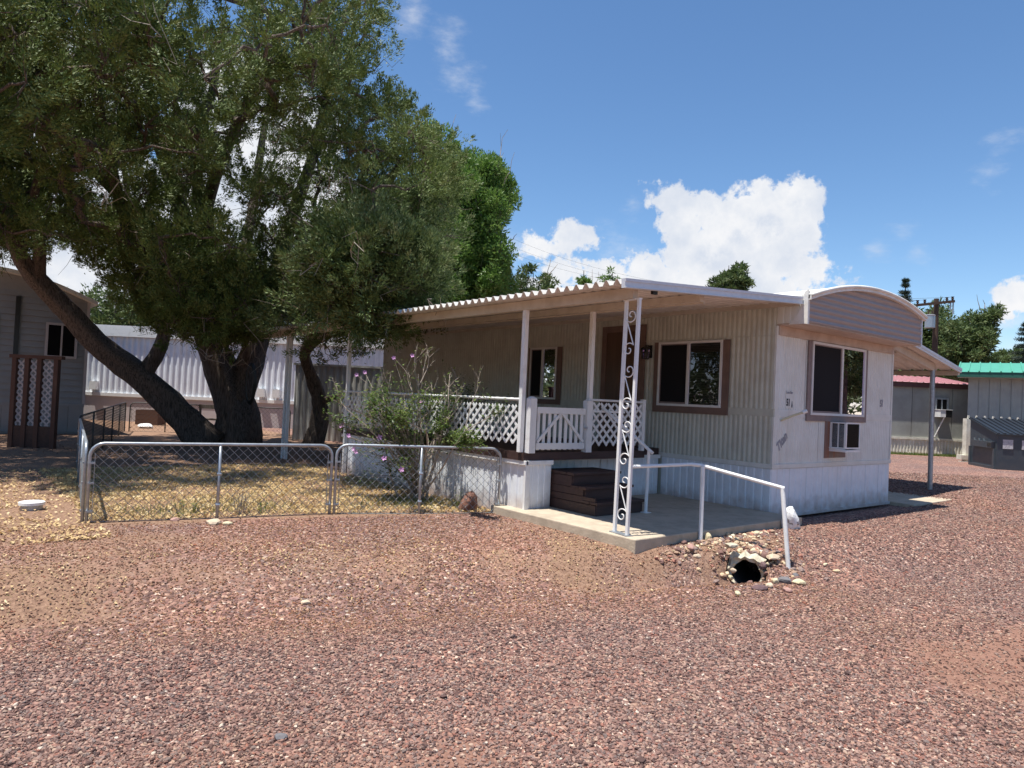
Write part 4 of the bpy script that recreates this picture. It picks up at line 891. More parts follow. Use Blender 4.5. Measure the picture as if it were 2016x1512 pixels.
# ------------------------------------------------------------------ chain link fence panels
def chain_panel(p0, p1, h, label, midposts=1, round_ends=(True, True), dark=False, group='chain link fence panels round the yard', sp=.068):
    p0 = np.array(p0, float); p1 = np.array(p1, float); L = np.linalg.norm(p1-p0); U = (p1-p0)/L
    z0 = gz(*p0); z1 = gz(*p1); t_ = thing('chain_link_fence', label, 'fence', (p0[0], p0[1], z0), group)
    def W(a, z): q = p0+U*a; return (q[0], q[1], z0+(z1-z0)*a/L+z)
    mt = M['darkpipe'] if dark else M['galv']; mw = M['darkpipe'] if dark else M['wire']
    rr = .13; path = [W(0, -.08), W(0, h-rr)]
    for k in range(1, 6): a = PI/2*k/5; path.append(W(rr*(1-math.cos(a)), h-rr+rr*math.sin(a)))
    for k in range(5): a = PI/2*(1-k/5); path.append(W(L-rr*(1-math.cos(a)), h-rr+rr*math.sin(a)))
    path += [W(L, h-rr), W(L, -.08)]
    MB().tube(path, .017, 8).build('tube_frame', mt, t_, smooth=True)
    for k in range(midposts):
        a = L*(k+1)/(midposts+1); MB().tube([W(a, -.05), W(a, h-.012)], .017, 8).build('post', mt, t_, smooth=True)
        b_ = MB()
        for z in (.15, h*.6): b_.tube([W(a-.022, z), W(a+.022, z)], .022, 8)
        b_.build('tie', mt, t_)
    for a in (.045, L-.045): MB().bar(W(a, .03), W(a, h-.10), .012, .004).build('tension_bar', mt, t_)
    b_ = MB()
    for a in (0.02, L-.02):
        for z in (.12, h*.5, h-.2): b_.bar(W(a-.03, z), W(a+.03, z), .05, .018)
    b_.build('clamp', mt, t_)
    m_ = MB(); z_lo, z_hi = .015, h-.02; H = z_hi-z_lo; n = int((L+H)/(sp*1.414)); rw = .0029 if not dark else .0026
    for k in range(n+1):
        c = -H+k*sp*1.414
        for s in (1, -1):
            a0, a1 = c, c+H; lo = max(0, .02-a0)/H; hi = min(1, (L-.02-a0)/H)
            if hi-lo < .03: continue
            A_ = (a0+H*lo, z_lo+H*lo); B_ = (a0+H*hi, z_lo+H*hi)
            if s < 0: A_ = (L-A_[0], A_[1]); B_ = (L-B_[0], B_[1])
            qa, qb = np.array(W(*A_)), np.array(W(*B_)); off = np.array([-U[1], U[0], 0])*(.0015*s)
            m_.tube([qa+off, qb+off], rw, 3, caps=False)
    w_ = m_.build('chain_link_mesh', mw, t_); w_['kind'] = 'stuff'
    m_ = MB(); m_.tube([W(.03, .012), W(L/2, .004), W(L-.03, .012)], .003, 4); m_.build('bottom_wire', mw, t_)
    return t_
FC = (-7.50, 3.08); FM = (-5.06, 2.62); FE = (-3.16, 1.86)
chain_panel(FC, (-5.085, 2.625), .81, 'long galvanised chain link panel at front of the dry yard, left of centre joint')
chain_panel((-5.035, 2.61), FE, .82, 'galvanised chain link panel in front of the shrub, ending at porch corner')
chain_panel((-7.53, 3.13), (-6.93, 8.2), .81, 'chain link panel running back from the left front corner post', 2)
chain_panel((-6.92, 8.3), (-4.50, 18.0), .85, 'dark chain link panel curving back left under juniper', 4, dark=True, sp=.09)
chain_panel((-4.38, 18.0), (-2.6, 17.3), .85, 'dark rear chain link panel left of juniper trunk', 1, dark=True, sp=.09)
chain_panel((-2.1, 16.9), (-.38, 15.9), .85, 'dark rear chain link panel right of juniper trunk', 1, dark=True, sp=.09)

# ------------------------------------------------------------------ dry yard: straw, leaf litter, weeds
def blades(name, n, region, hmin, hmax, width, mt, seed=1, lean=.6, flat=0.0):
    rs = np.random.RandomState(seed); pts = []
    xy = region(rs, n); n = len(xy); z = ground_h(xy[:, 0], xy[:, 1])
    a = rs.rand(n)*2*PI; L = hmin+(hmax-hmin)*rs.rand(n)**1.6; ln = lean*rs.rand(n)+flat
    dx, dy = np.cos(a), np.sin(a); w = width*(.6+.8*rs.rand(n)); b2 = rs.rand(n)*2*PI
    base = np.stack([xy[:, 0], xy[:, 1], z-.002], 1); side = np.stack([np.cos(b2), np.sin(b2), 0*a], 1)*w[:, None]
    cl = np.cos(np.clip(ln, 0, 1.5)); sl_ = np.sin(np.clip(ln, 0, 1.5))
    tip = base+np.stack([dx*sl_*L, dy*sl_*L, cl*L+.004], 1)
    V = np.concatenate([base-side, base+side, tip]); idx = np.arange(n); Fc = np.stack([idx, idx+n, idx+2*n], 1)
    o = fastmesh(name, V, Fc, mt); o['kind'] = 'stuff'; return o
def yard_region(rs, n):
    x = -7.45+rs.rand(n)*4.4; y = 1.7+rs.rand(n)**1.3*6.5; line = np.where(x < -5.06, 3.08-(x+7.5)*.189, 2.62-(x+5.06)*.40)
    k = (y > line+.02) & (x < -3.1) & (rs.rand(n) < .45+.55*(noise3(x*2.1, y*2.1, x*0, 21) > -.15)); return np.stack([x[k], y[k]], 1)
blades('dry_grass', 75000, yard_region, .02, .085, .0022, M['straw'], 3, 1.0, .2)
def tufts(cs, rad):
    def f_(rs, n):
        c = np.array(cs)[rs.randint(0, len(cs), n)]; return c+rs.randn(n, 2)*rad
    return f_
blades('green_grass', 2600, tufts([(-6.9, 3.5), (-6.5, 3.4), (-6.0, 3.3), (-5.5, 3.3), (-4.0, 2.9), (-3.6, 2.7), (-3.45, 3.0), (-3.8, 3.3), (-4.3, 3.1), (-5.9, 3.9)], .22), .03, .14, .0022, M['weed'], 5, .7)
def verge(rs, n):
    s = rs.rand(n)*6.5; d = -.55+rs.randn(n)*.42
    x = C0[0]+DU[0]*s+DN[0]*d; y = C0[1]+DU[1]*s+DN[1]*d; k = ~((x > -3.3) & (y > -.55)) & (y < 2.7-(x+7.5)*.2); k &= noise3(x*1.3, y*1.3, x*0, 5) > -.25
    return np.stack([x[k], y[k]], 1)
blades('verge_straw', 6500, verge, .02, .07, .0016, M['straw'], 6, .5, .95)
def left_region(rs, n): x = -13+rs.rand(n)*5.6; y = 2.2+rs.rand(n)**1.5*6; k = rs.rand(n) < .35+.65*(noise3(x*1.1, y*1.3, x*0, 8) > -.1); return np.stack([x[k], y[k]], 1)
blades('left_straw', 11000, left_region, .02, .06, .002, M['straw'], 8, .5, .9)
def flatleaves(name, n, region, s, mt, seed):
    rs = np.random.RandomState(seed); xy = region(rs, n); n = len(xy); z = ground_h(xy[:, 0], xy[:, 1]); a = rs.rand(n)*2*PI; L = s*(.6+.8*rs.rand(n)); t1 = rs.randn(n)*.4; t2 = rs.randn(n)*.4
    u = np.stack([np.cos(a), np.sin(a), t1], 1)*L[:, None]; v = np.stack([-np.sin(a), np.cos(a), t2], 1)*(L*.6)[:, None]; c = np.stack([xy[:, 0], xy[:, 1], z+.012+.01*rs.rand(n)], 1)
    V = np.concatenate([c-u, c-v, c+u, c+v]); i = np.arange(n); o = fastmesh(name, V, np.stack([i, i+n, i+2*n, i+3*n], 1), mt); o['kind'] = 'stuff'; return o
flatleaves('leaf_litter', 26000, yard_region, .017, M['litter'], 4)
flatleaves('fallen_leaves', 12000, left_region, .018, M['litter'], 9)
def verge2(rs, n):
    a = verge(rs, n); return a
flatleaves('verge_litter', 1800, verge2, .010, M['litter'], 14)
def weed(c, h, n, lb, seed, dead=False):
    rs = random.Random(seed); z = gz(*c); t_ = thing('weed', lb, 'weed', (c[0], c[1], z)); st = MB(); lv = MB()
    for k in range(n):
        a = rs.random()*2*PI; hh = h*rs.uniform(.5, 1); ln = rs.uniform(.05, .4)*hh; p0 = np.array((c[0]+rs.gauss(0, .03), c[1]+rs.gauss(0, .03), z)); p1 = p0+np.array((math.cos(a)*ln*.4, math.sin(a)*ln*.4, hh*.5)); p2 = p0+np.array((math.cos(a)*ln, math.sin(a)*ln, hh))
        st.tube([p0, p1, p2], [.003, .0025, .0012], 4)
        for j in range(7):
            t = rs.uniform(.15, 1); q = p0+(p2-p0)*t; b_ = rs.random()*6.28; l = rs.uniform(.012, .035); d = np.array((math.cos(b_), math.sin(b_), rs.uniform(-.2, .6)))*l; s = np.cross(d, (0, 0, 1))*.35
            lv.add([q, q+d*.5+s, q+d, q+d*.5-s], [(0, 1, 2, 3)])
    st.build('stem', M['twig'] if dead else M['weed'], t_); lv.build('leaves', M['twig'] if dead else M['weed'], t_)
weed((-6.62, 3.02), .30, 5, 'tall thin green weed left of the middle fence post', 1); weed((-6.0, 2.98), .34, 16, 'dark bushy weed clump just right of middle fence post', 2, True)
weed((-5.75, 2.95), .22, 7, 'low green weed right of the dark clump', 3); weed((-3.45, 2.35), .34, 9, 'green sprigs beside the red boulder', 4); weed((-6.4, 3.3), .14, 8, 'small green weed behind fence left of middle post', 7)

# ------------------------------------------------------------------ flowering shrub
bc = (-3.52, 3.25); bz = gz(*bc); rs = random.Random(42)
shrub = thing('flowering_shrub', 'straggly rose of sharon shrub with mauve flowers in front of porch lattice', 'shrub', (bc[0], bc[1], bz))
st = MB(); lv = MB(); tw = MB(); fl = []
def shrub_branch(p, d, L, r, depth):
    n = 4; pts = [p]; q = p.copy(); dd = d.copy()
    for i in range(n):
        dd = dd+np.array([rs.gauss(0, .12), rs.gauss(0, .12), rs.gauss(.03, .08)]); dd /= np.linalg.norm(dd); q = q+dd*L/n; pts.append(q.copy())
    (st if depth < 2 else tw).tube(pts, [r*(1-.5*i/n) for i in range(n+1)], 5 if depth < 2 else 4)
    if depth < 3:
        for k in range(3 if depth < 2 else 3):
            t = rs.uniform(.45, 1); i = min(n-1, int(t*n)); pp = pts[i]+(pts[i+1]-pts[i])*(t*n-i)
            nd = dd+np.array([rs.gauss(0, .45), rs.gauss(0, .45), rs.gauss(.1, .3)]); nd /= np.linalg.norm(nd); shrub_branch(pp, nd, L*rs.uniform(.28, .45), r*.55, depth+1)
    dens = 1.0-.94*max(0, min(1, (q[2]-bz-.9)/.7))
    if depth >= 1:
        for pp in pts[1:]:
            for _ in range(int((13 if depth > 1 else 7)*dens*rs.choice((.0, .3, 1.0, 2.0)))):
                c = pp+np.array([rs.gauss(0, .05), rs.gauss(0, .05), rs.gauss(0, .05)]); a = rs.random()*6.28; l = rs.uniform(.014, .030)
                d_ = np.array([math.cos(a), math.sin(a), rs.uniform(-.7, .5)])*l; s_2 = np.cross(d_, (rs.gauss(0, .3), rs.gauss(0, .3), 1)); s_2 = s_2/np.linalg.norm(s_2)*l*.55
                lv.add([c-d_, c+s_2, c+d_, c-s_2], [(0, 1, 2, 3)])
for k in range(20):
    a = rs.random()*2*PI; tilt = rs.uniform(.05, .75); d = np.array([math.cos(a)*math.sin(tilt), math.sin(a)*math.sin(tilt)*.9, math.cos(tilt)])
    d = d+right0*rs.uniform(-.15, .25); d /= np.linalg.norm(d)
    shrub_branch(np.array([bc[0]+rs.gauss(0, .09), bc[1]+rs.gauss(0, .09), bz]), d, rs.uniform(1.45, 1.95)*(1-.3*tilt), .014, 0)
st.build('stem', M['twig'], shrub); tw.build('twigs', M['twig'], shrub); lv.build('leaves', M['bushleaf'], shrub)
def flower(p, s):
    m_ = MB(); nrm = CAM-p; nrm = nrm/np.linalg.norm(nrm)+np.array([rs.gauss(0, .3), rs.gauss(0, .3), .3]); nrm /= np.linalg.norm(nrm); u = np.cross(nrm, (0, 0, 1.)); u /= np.linalg.norm(u); v = np.cross(nrm, u)
    for k in range(5):
        a = 2*PI*k/5; d = u*math.cos(a)+v*math.sin(a); e_ = u*math.cos(a+.5)+v*math.sin(a+.5); g_ = u*math.cos(a-.5)+v*math.sin(a-.5)
        m_.add([p, p+e_*s*.7+nrm*.01, p+d*s+nrm*.016, p+g_*s*.7+nrm*.01], [(0, 1, 2, 3)])
    m_.build('flower', M['petal'], shrub)
for (px, py, dd) in ((685, 858, 9.5), (747, 862, 9.3), (756, 903, 9.1), (697, 884, 9.6), (790, 925, 9), (775, 705, 10.2), (718, 733, 10.2), (702, 738, 10.3), (672, 838, 9.8), (830, 790, 9.8), (700, 890, 9.5), (812, 700, 10)):
    fp_ = P(px, py, dd); flower(fp_, rs.uniform(.030, .046)); c_ = np.array([bc[0], bc[1], bz+rs.uniform(.3, .7)]); sm_b = MB(); sm_b.tube(curvy(c_, fp_, np.random.RandomState(px), 5, .12), [.008, .007, .005, .004, .003, .002], 4); sm_b.build('stem', M['twig'], shrub)
    ll_ = MB()
    for _ in range(26):
        t = rs.uniform(.55, 1.0); c = c_+(fp_-c_)*t+np.array([rs.gauss(0, .06), rs.gauss(0, .06), rs.gauss(0, .05)]); a = rs.random()*6.28; l = rs.uniform(.014, .028); d_ = np.array([math.cos(a), math.sin(a), rs.uniform(-.7, .4)])*l; s_2 = np.cross(d_, (0, 0, 1)); s_2 = s_2/np.linalg.norm(s_2)*l*.55
        ll_.add([c-d_, c+s_2, c+d_, c-s_2], [(0, 1, 2, 3)])
    ll_.build('leaves', M['bushleaf'], shrub)
# lower flowering fringe on the left, linking flowers to the shrub
lv = MB(); st = MB()
for k in range(34):
    px = rs.uniform(690, 835); py = rs.uniform(745, 940); D = rs.uniform(9.0, 10.0); p = P(px, py, D); base_ = np.array([bc[0], bc[1], bz+rs.uniform(0, .4)]); mid = (base_+p)/2+np.array([0, 0, .12])
    st.tube([base_, mid, p], [.007, .005, .002], 4)
    for _ in range(70):
        t = rs.uniform(.35, 1.05); c = base_+(p-base_)*t+np.array([rs.gauss(0, .07), rs.gauss(0, .07), rs.gauss(.03, .06)]); a = rs.random()*6.28; l = rs.uniform(.016, .034); d_ = np.array([math.cos(a), math.sin(a), rs.uniform(-.7, .4)])*l; s_2 = np.cross(d_, (0, 0, 1)); s_2 = s_2/np.linalg.norm(s_2)*l*.55
        lv.add([c-d_, c+s_2, c+d_, c-s_2], [(0, 1, 2, 3)])
st.build('stem', M['twig'], shrub); lv.build('leaves', M['bushleaf'], shrub)

# ------------------------------------------------------------------ trees
def inpoly(x, y, poly):
    poly = np.asarray(poly, float); c = np.zeros(len(x), bool); j = len(poly)-1
    for i in range(len(poly)):
        xi, yi = poly[i]; xj, yj = poly[j]
        t = ((yi > y) != (yj > y)) & (x < (xj-xi)*(y-yi)/((yj-yi) if yj != yi else 1e-9)+xi); c ^= t; j = i
    return c
def leaf_cloud(centers, radii, per, size, aspect, rs, up_bias=.3, shell=.55, tri=True, axes=None, squash=.8):
    """leaf faces spread through clumps; returns V,F"""
    n = len(centers)*per; ci = np.repeat(np.arange(len(centers)), per)
    d = rs.randn(n, 3); d /= np.linalg.norm(d, axis=1)[:, None]; rad = (shell+(1-shell)*rs.rand(n))**1.0
    rad = np.where(rs.rand(n) < .35, rs.rand(n)**.5, rad)
    off = d*rad[:, None]*radii[ci][:, None]; off[:, 2] *= squash
    c = centers[ci]+off
    a = d*.7+rs.randn(n, 3)*.55; a[:, 2] += up_bias; a /= np.linalg.norm(a, axis=1)[:, None]
    b = np.cross(a, rs.randn(n, 3)); b /= (np.linalg.norm(b, axis=1)[:, None]+1e-9)
    L = size*(.6+.8*rs.rand(n)); a = a*L[:, None]; b = b*(L*aspect)[:, None]; i = np.arange(n)
    if tri: return np.concatenate([c-b, c+b, c+a*2]), np.stack([i, i+n, i+2*n], 1)
    return np.concatenate([c-a, c+b, c+a, c-b]), np.stack([i, i+n, i+2*n, i+3*n], 1)
def rough_tube(mb, pts, rs_, n, rs):
    """knobbly trunk"""
    pts = [np.array(p, float) for p in pts]; fine = []; fr = []
    for i in range(len(pts)-1):
        k = 4
        for j in range(k): t = j/k; fine.append(pts[i]*(1-t)+pts[i+1]*t); fr.append(rs_[i]*(1-t)+rs_[i+1]*t)
    fine.append(pts[-1]); fr.append(rs_[-1])
    # smooth path
    A = np.array(fine)
    for _ in range(2): A[1:-1] = (A[:-2]+2*A[1:-1]+A[2:])/4
    b0 = len(mb.v); mb.tube(list(A), fr, n)
    V = np.array(mb.v[b0:]); c = np.repeat(A, n, 0)
    ang = np.tile(np.arange(n)/n*2*PI, len(A)); kk = np.repeat(np.arange(len(A)), n)
    s = rs.rand()*10; m_ = 1+.13*np.sin(ang*4+s+kk*.25)+.08*np.sin(ang*7+s*2-kk*.4)+.06*rs.randn(len(V))
    V = c+(V-c)*m_[:, None]; mb.v[b0:] = [tuple(map(float, v)) for v in V]

# --- big juniper
LIMBS = [  # px,py,D,radius
    [(415, 880, 17.6, .62), (350, 810, 17.4, .50), (280, 745, 17.0, .40), (205, 690, 16.6, .36), (140, 620, 16.2, .31), (75, 555, 15.8, .27), (35, 500, 15.4, .21), (10, 420, 15, .17), (-40, 300, 14.6, .12), (-60, 160, 14.2, .06)],
    [(75, 555, 15.8, .2), (80, 480, 15.4, .15), (60, 400, 14.8, .12), (90, 300, 14, .09), (100, 180, 13.4, .05)],
    [(470, 880, 18.0, .78), (465, 800, 18.0, .62), (425, 700, 18.2, .50), (395, 600, 18.3, .42), (385, 500, 18.2, .34), (350, 390, 18, .26), (310, 280, 17.8, .20), (290, 150, 17.6, .14), (260, 20, 17.4, .08)],
    [(425, 700, 18.2, .40), (445, 590, 18.4, .33), (400, 420, 18.5, .27), (380, 300, 18.4, .2), (420, 180, 18.2, .14), (440, 40, 18, .08)],
    [(465, 800, 18, .5), (500, 690, 18.4, .40), (540, 560, 18.5, .32), (570, 440, 18.6, .26), (620, 300, 18.4, .18), (650, 160, 18, .12), (680, 20, 17.6, .06)],
    [(540, 560, 18.5, .28), (600, 480, 18, .22), (680, 400, 17.4, .17), (760, 350, 16.6, .12), (850, 310, 15.8, .06)],
    [(445, 590, 18.4, .28), (320, 480, 17.8, .22), (230, 380, 17, .18), (150, 300, 16, .14), (60, 250, 15, .1), (-40, 200, 14, .06)],
    [(395, 600, 18.3, .3), (300, 540, 16.5, .22), (240, 420, 15, .16), (200, 250, 13.4, .12), (180, 90, 12.4, .07)],
    [(385, 500, 18.2, .26), (420, 350, 16.5, .2), (470, 240, 14.5, .14), (520, 130, 13, .1), (560, 20, 12, .06)],
    [(500, 690, 18.4, .3), (470, 560, 20, .24), (500, 400, 21, .18), (520, 240, 21.5, .12), (560, 100, 22, .07)],
    [(280, 745, 17.0, .25), (330, 660, 17.4, .2), (300, 560, 18, .16), (260, 440, 18.4, .12), (240, 300, 19, .08)],
    [(570, 440, 18.6, .2), (660, 460, 17, .15), (740, 400, 15.5, .12), (800, 300, 14.6, .07)],
]
def plumes(base, outdir, per, size, aspect, rs):
    """brush-like sprays: leaf faces lie along a common axis so each spray reads as one plume"""
    n0 = len(base); ax_ = outdir/(np.linalg.norm(outdir, axis=1)[:, None]+1e-6)*.75+rs.randn(n0, 3)*.35; ax_[:, 2] += .75; ax_ /= np.linalg.norm(ax_, axis=1)[:, None]
    Lp = .20+.22*rs.rand(n0); ci = np.repeat(np.arange(n0), per); n = n0*per; t = rs.rand(n)**.8
    wid = (.030+.065*np.sin(np.clip(t*1.15, 0, 1)*PI)**.7)*(Lp[ci]/.3); off = rs.randn(n, 3)*wid[:, None]*.62
    c = base[ci]+ax_[ci]*(t*Lp[ci])[:, None]+off; a = ax_[ci]*.9+off/(np.linalg.norm(off, axis=1)[:, None]+1e-6)*.55+rs.randn(n, 3)*.22; a /= np.linalg.norm(a, axis=1)[:, None]
    b = np.cross(a, rs.randn(n, 3)); b /= (np.linalg.norm(b, axis=1)[:, None]+1e-9); L = size*(.7+.6*rs.rand(n)); i = np.arange(n); a = a*L[:, None]; b = b*(L*aspect)[:, None]
    return np.concatenate([c-b, c+b, c+a*2]), np.stack([i, i+n, i+2*n], 1)
def tree_from(name, label, limbs, ncl, boxes, poly, mt, base, per=520, size=.05, aspect=.16, crad=(.38, .75), seed=1, gap=None, nbr=5, barkm='bark', kept_pow=1.0, squash=.8, up_bias=.35, tuft=0):
    rs = np.random.RandomState(seed); t_ = thing(name, label, 'tree', base)
    tr = MB(); samples = []; srad = []
    for lb in limbs:
        pts = [P(a, b_, c) for a, b_, c, _ in lb]; rr = [q[3]*.70 for q in lb]; rough_tube(tr, pts, rr, 18, rs)
        for i in range(len(pts)-1):
            for t in (0, .33, .66):
                if lb[i][1] < 760: samples.append(pts[i]*(1-t)+pts[i+1]*t); srad.append(rr[i]*(1-t)+rr[i+1]*t)
    tr.build('trunk', M[barkm], t_, smooth=True)
    samples = np.array(samples); srad = np.array(srad)
    cen = []; tries = 0
    while len(cen) < ncl and tries < 400:
        tries += 1
        bx = boxes[rs.randint(len(boxes))]; n = 400
        q = rs.randn(n, 3); q /= np.linalg.norm(q, axis=1)[:, None]; q *= (rs.rand(n)**(1/2.2))[:, None]
        w = CAM+np.outer(bx[0]+q[:, 0]*bx[3], right0)+np.outer(bx[1]+q[:, 1]*bx[4], fwd0); w[:, 2] = bx[2]+q[:, 2]*bx[5]
        px, py = proj(w); ok = inpoly(px, py, poly)&(w[:, 2] > 1.2)
        if gap is not None: ok &= rs.rand(n) > gap(px, py, w)
        w = w[ok][:25]; cen += list(w)
    cen = np.array(cen[:ncl]); rad = crad[0]+(crad[1]-crad[0])*rs.rand(len(cen))
    # branches from limbs to clumps
    br = MB(); dt_ = MB()
    # grow a branching network: every clump hangs on the nearest earlier node
    d0 = np.array([np.linalg.norm(samples-c, axis=1).min() for c in cen]); order = d0.argsort(); nodes = list(samples); par = [-1]*len(samples); NS = len(samples)
    for oi in order:
        c = cen[oi]; A_ = np.array(nodes); dd = np.linalg.norm(A_-c, axis=1)+np.maximum(0, A_[:, 2]-c[2])*.9; dd[:NS] *= 1.25; k = int(dd.argmin())
        if k < NS and dd[k] > 1.6: kk_ = np.argsort(dd)[:10]; k = int(kk_[rs.randint(len(kk_))])
        nodes.append(c); par.append(k)
    nd = np.ones(len(nodes))
    for k in range(len(nodes)-1, NS-1, -1): nd[par[k]] += nd[k]
    for k in range(NS, len(nodes)):
        p = nodes[par[k]]; c = nodes[k]; r1 = .007+.0085*math.sqrt(nd[k]); r0 = min(.16, r1*1.35+.004); r0 = min(r0, srad[par[k]]*.8) if par[k] < NS else r0
        br.tube(curvy(p, c, rs, 5, .16, .04), [r0+(r1-r0)*i/5 for i in range(6)], 6, caps=False)
        for _ in range(nbr):
            e_ = c+rs.randn(3)*crad[1]*.45; br.tube(curvy(c, e_, rs, 3, .25), [.012, .008, .005, .003], 3, caps=False)
    br.build('branches', M[barkm], t_)
    if tuft:
        for c in cen[::6]:
            q = c+rs.randn(3)*.35; e_ = q+(rs.randn(3)*.35+np.array((0, 0, -.1))); dt_.tube(curvy(q, e_, rs, 4, .5), [.009, .007, .005, .004, .002], 3, caps=False)
            for _ in range(3): dt_.tube(curvy((q+e_)/2, (q+e_)/2+rs.randn(3)*.28, rs, 3, .4), [.007, .005, .004, .002], 3, caps=False)
        dq_ = dt_.build('dead_twigs', M['twig'], t_); dq_['kind'] = 'stuff'
    if tuft:
        nt_ = tuft; cc_ = np.repeat(cen, nt_, 0); rr_ = np.repeat(rad, nt_); o_ = rs.randn(len(cc_), 3); o_ /= np.linalg.norm(o_, axis=1)[:, None]; o_ *= (rs.rand(len(cc_))**.45*rr_)[:, None]*1.05; o_[:, 2] *= .8
        tc_ = cc_+o_; V, Fc = plumes(tc_, o_, per, size, aspect, rs)
    else: V, Fc = leaf_cloud(cen, rad, per, size, aspect, rs, up_bias, .5, True, squash=squash)
    fastmesh('crown', V, Fc, mt, parent=t_); return t_, cen
JP = [(-260, -160), (742, -160), (735, 20), (772, 100), (745, 140), (700, 150), (760, 190), (800, 215), (850, 230), (895, 290), (905, 350), (880, 400), (870, 470), (850, 540), (830, 600), (760, 640), (700, 620), (640, 640), (590, 690), (540, 720), (470, 700), (400, 725), (330, 690), (290, 620), (230, 550), (130, 470), (60, 480), (-60, 560), (-260, 600)]
def jgap(px, py, w):
    g = np.zeros(len(px))
    # airy band between the limbs where sky shows through
    g += .72*np.exp(-((px-470)/330)**2-((py-420)/120)**2)
    g += .6*np.exp(-((px-140)/150)**2-((py-330)/110)**2)
    g += .15*(py > 600)*(px < 300)
    nz_ = noise3(w[:, 0]*.95, w[:, 1]*.95, w[:, 2]*1.2, 3); g = np.maximum(g, .92*(nz_ > .24))
    return np.clip(g, 0, .94)
jb = gz(-3.2, 13.5)
tree_from('juniper_tree', 'huge old juniper with dark leaning trunks filling upper left behind the chain link fence', LIMBS, 860,
          [(-6, 17.5, 7.5, 8.2, 5.5, 5.2), (-5.5, 12.5, 6.9, 6.5, 3.4, 3.4), (-3.0, 15, 6.2, 4.0, 4.0, 3.6), (-10, 15, 6.6, 4.5, 4.5, 3.6), (-6, 17, 11, 7, 5, 3), (-4.6, 15.5, 3.5, 4.0, 2.6, 1.4), (-7.0, 15.8, 3.9, 3.2, 1.8, 1.2), (-6.4, 15.2, 3.2, 2.0, 1.4, .8), (-8.5, 14.5, 4.6, 3.5, 2.4, 1.5), (-11, 12.5, 6.5, 3.5, 2.6, 2.6), (-8.2, 10.2, 6.2, 3.2, 2.0, 1.9), (-10.5, 16.5, 6.0, 3.5, 2.0, 2.2)], JP, M['juniper'], (-3.2, 13.5, 0), per=84, size=.030, aspect=.40, crad=(.30, .60), seed=4, gap=jgap, tuft=16)
L2_ = [[(612, 885, 18.6, .36), (628, 840, 18.6, .30), (632, 790, 18.5, .27), (612, 740, 18.3, .22), (597, 700, 18, .2), (612, 672, 17.6, .2), (660, 640, 16.8, .17), (700, 590, 15.6, .13), (740, 520, 14.4, .1), (780, 440, 13.8, .05)],
       [(660, 640, 16.8, .14), (620, 590, 16.4, .12), (600, 520, 16, .09), (580, 440, 15.6, .05)],
       [(700, 590, 15.6, .11), (770, 580, 14, .08), (820, 550, 13, .05)], [(632, 790, 18.5, .16), (665, 780, 18, .07)]]
tree_from('juniper_tree', 'smaller juniper with crooked S-shaped trunk in front of the grey shed', L2_, 290,
          [(-2.6, 14.6, 4.6, 2.2, 2.6, 2.2), (-2.0, 12.6, 3.7, 1.9, 1.5, 1.5), (-3.0, 14, 3.0, 2.2, 1.4, .9), (-2.35, 11.3, 3.3, .95, .8, .8), (-2.35, 11.3, 3.3, .95, .8, .8)], [(560, 400), (700, 380), (850, 370), (880, 450), (868, 540), (850, 600), (830, 640), (780, 655), (730, 650), (700, 680), (640, 690), (560, 690), (500, 600), (520, 450)], M['juniper2'], (-.9, 13.3, 0), per=80, size=.029, aspect=.40, crad=(.30, .56), seed=8, tuft=15)
# drooping low sprays of foliage under the junipers
# --- cottonwood behind
CWP = [(780, 640), (770, 300), (800, 215), (830, 205), (850, 225), (862, 212), (885, 250), (895, 290), (915, 300), (925, 268), (942, 285), (965, 305), (990, 345), (1016, 375), (1012, 400), (985, 450), (978, 475), (998, 520), (985, 548), (1000, 570), (985, 595), (960, 640)]
t1, _ = tree_from('cottonwood_tree', 'tall bright green leafy tree rising behind the long awning', [[(890, 760, 27, .35), (880, 600, 27, .3), (870, 450, 27, .22), (850, 330, 27, .14), (840, 240, 27, .05)], [(880, 600, 27, .2), (930, 460, 27, .14), (945, 350, 27, .08), (930, 290, 27, .03)], [(880, 600, 27, .2), (960, 520, 26, .1), (990, 400, 26, .04)]], 420,
          [(-2.4, 27, 6.5, 3.0, 3, 6.0), (-1.3, 26.5, 6.0, 2.3, 2.2, 5)], CWP, M['cotton'], RF(-2.2, 27), per=430, size=.060, aspect=.5, crad=(.30, .60), seed=12, barkm='bark_grey', nbr=2, squash=1)
dt_ = MB(); rr = np.random.RandomState(5)
for (a, b_) in (((880, 300), (898, 225)), ((975, 350), (1000, 255)), ((985, 360), (985, 262)), ((990, 370), (1013, 300)), ((970, 340), (992, 300)), ((880, 290), (872, 240)), ((1000, 480), (1018, 460))):
    dt_ = MB(); dt_.tube(curvy(P(*a, 26), P(*b_, 26), rr, 4, .12), [.03, .022, .016, .010, .006], 4); dt_.build('dead_twig', M['twig'], t1)
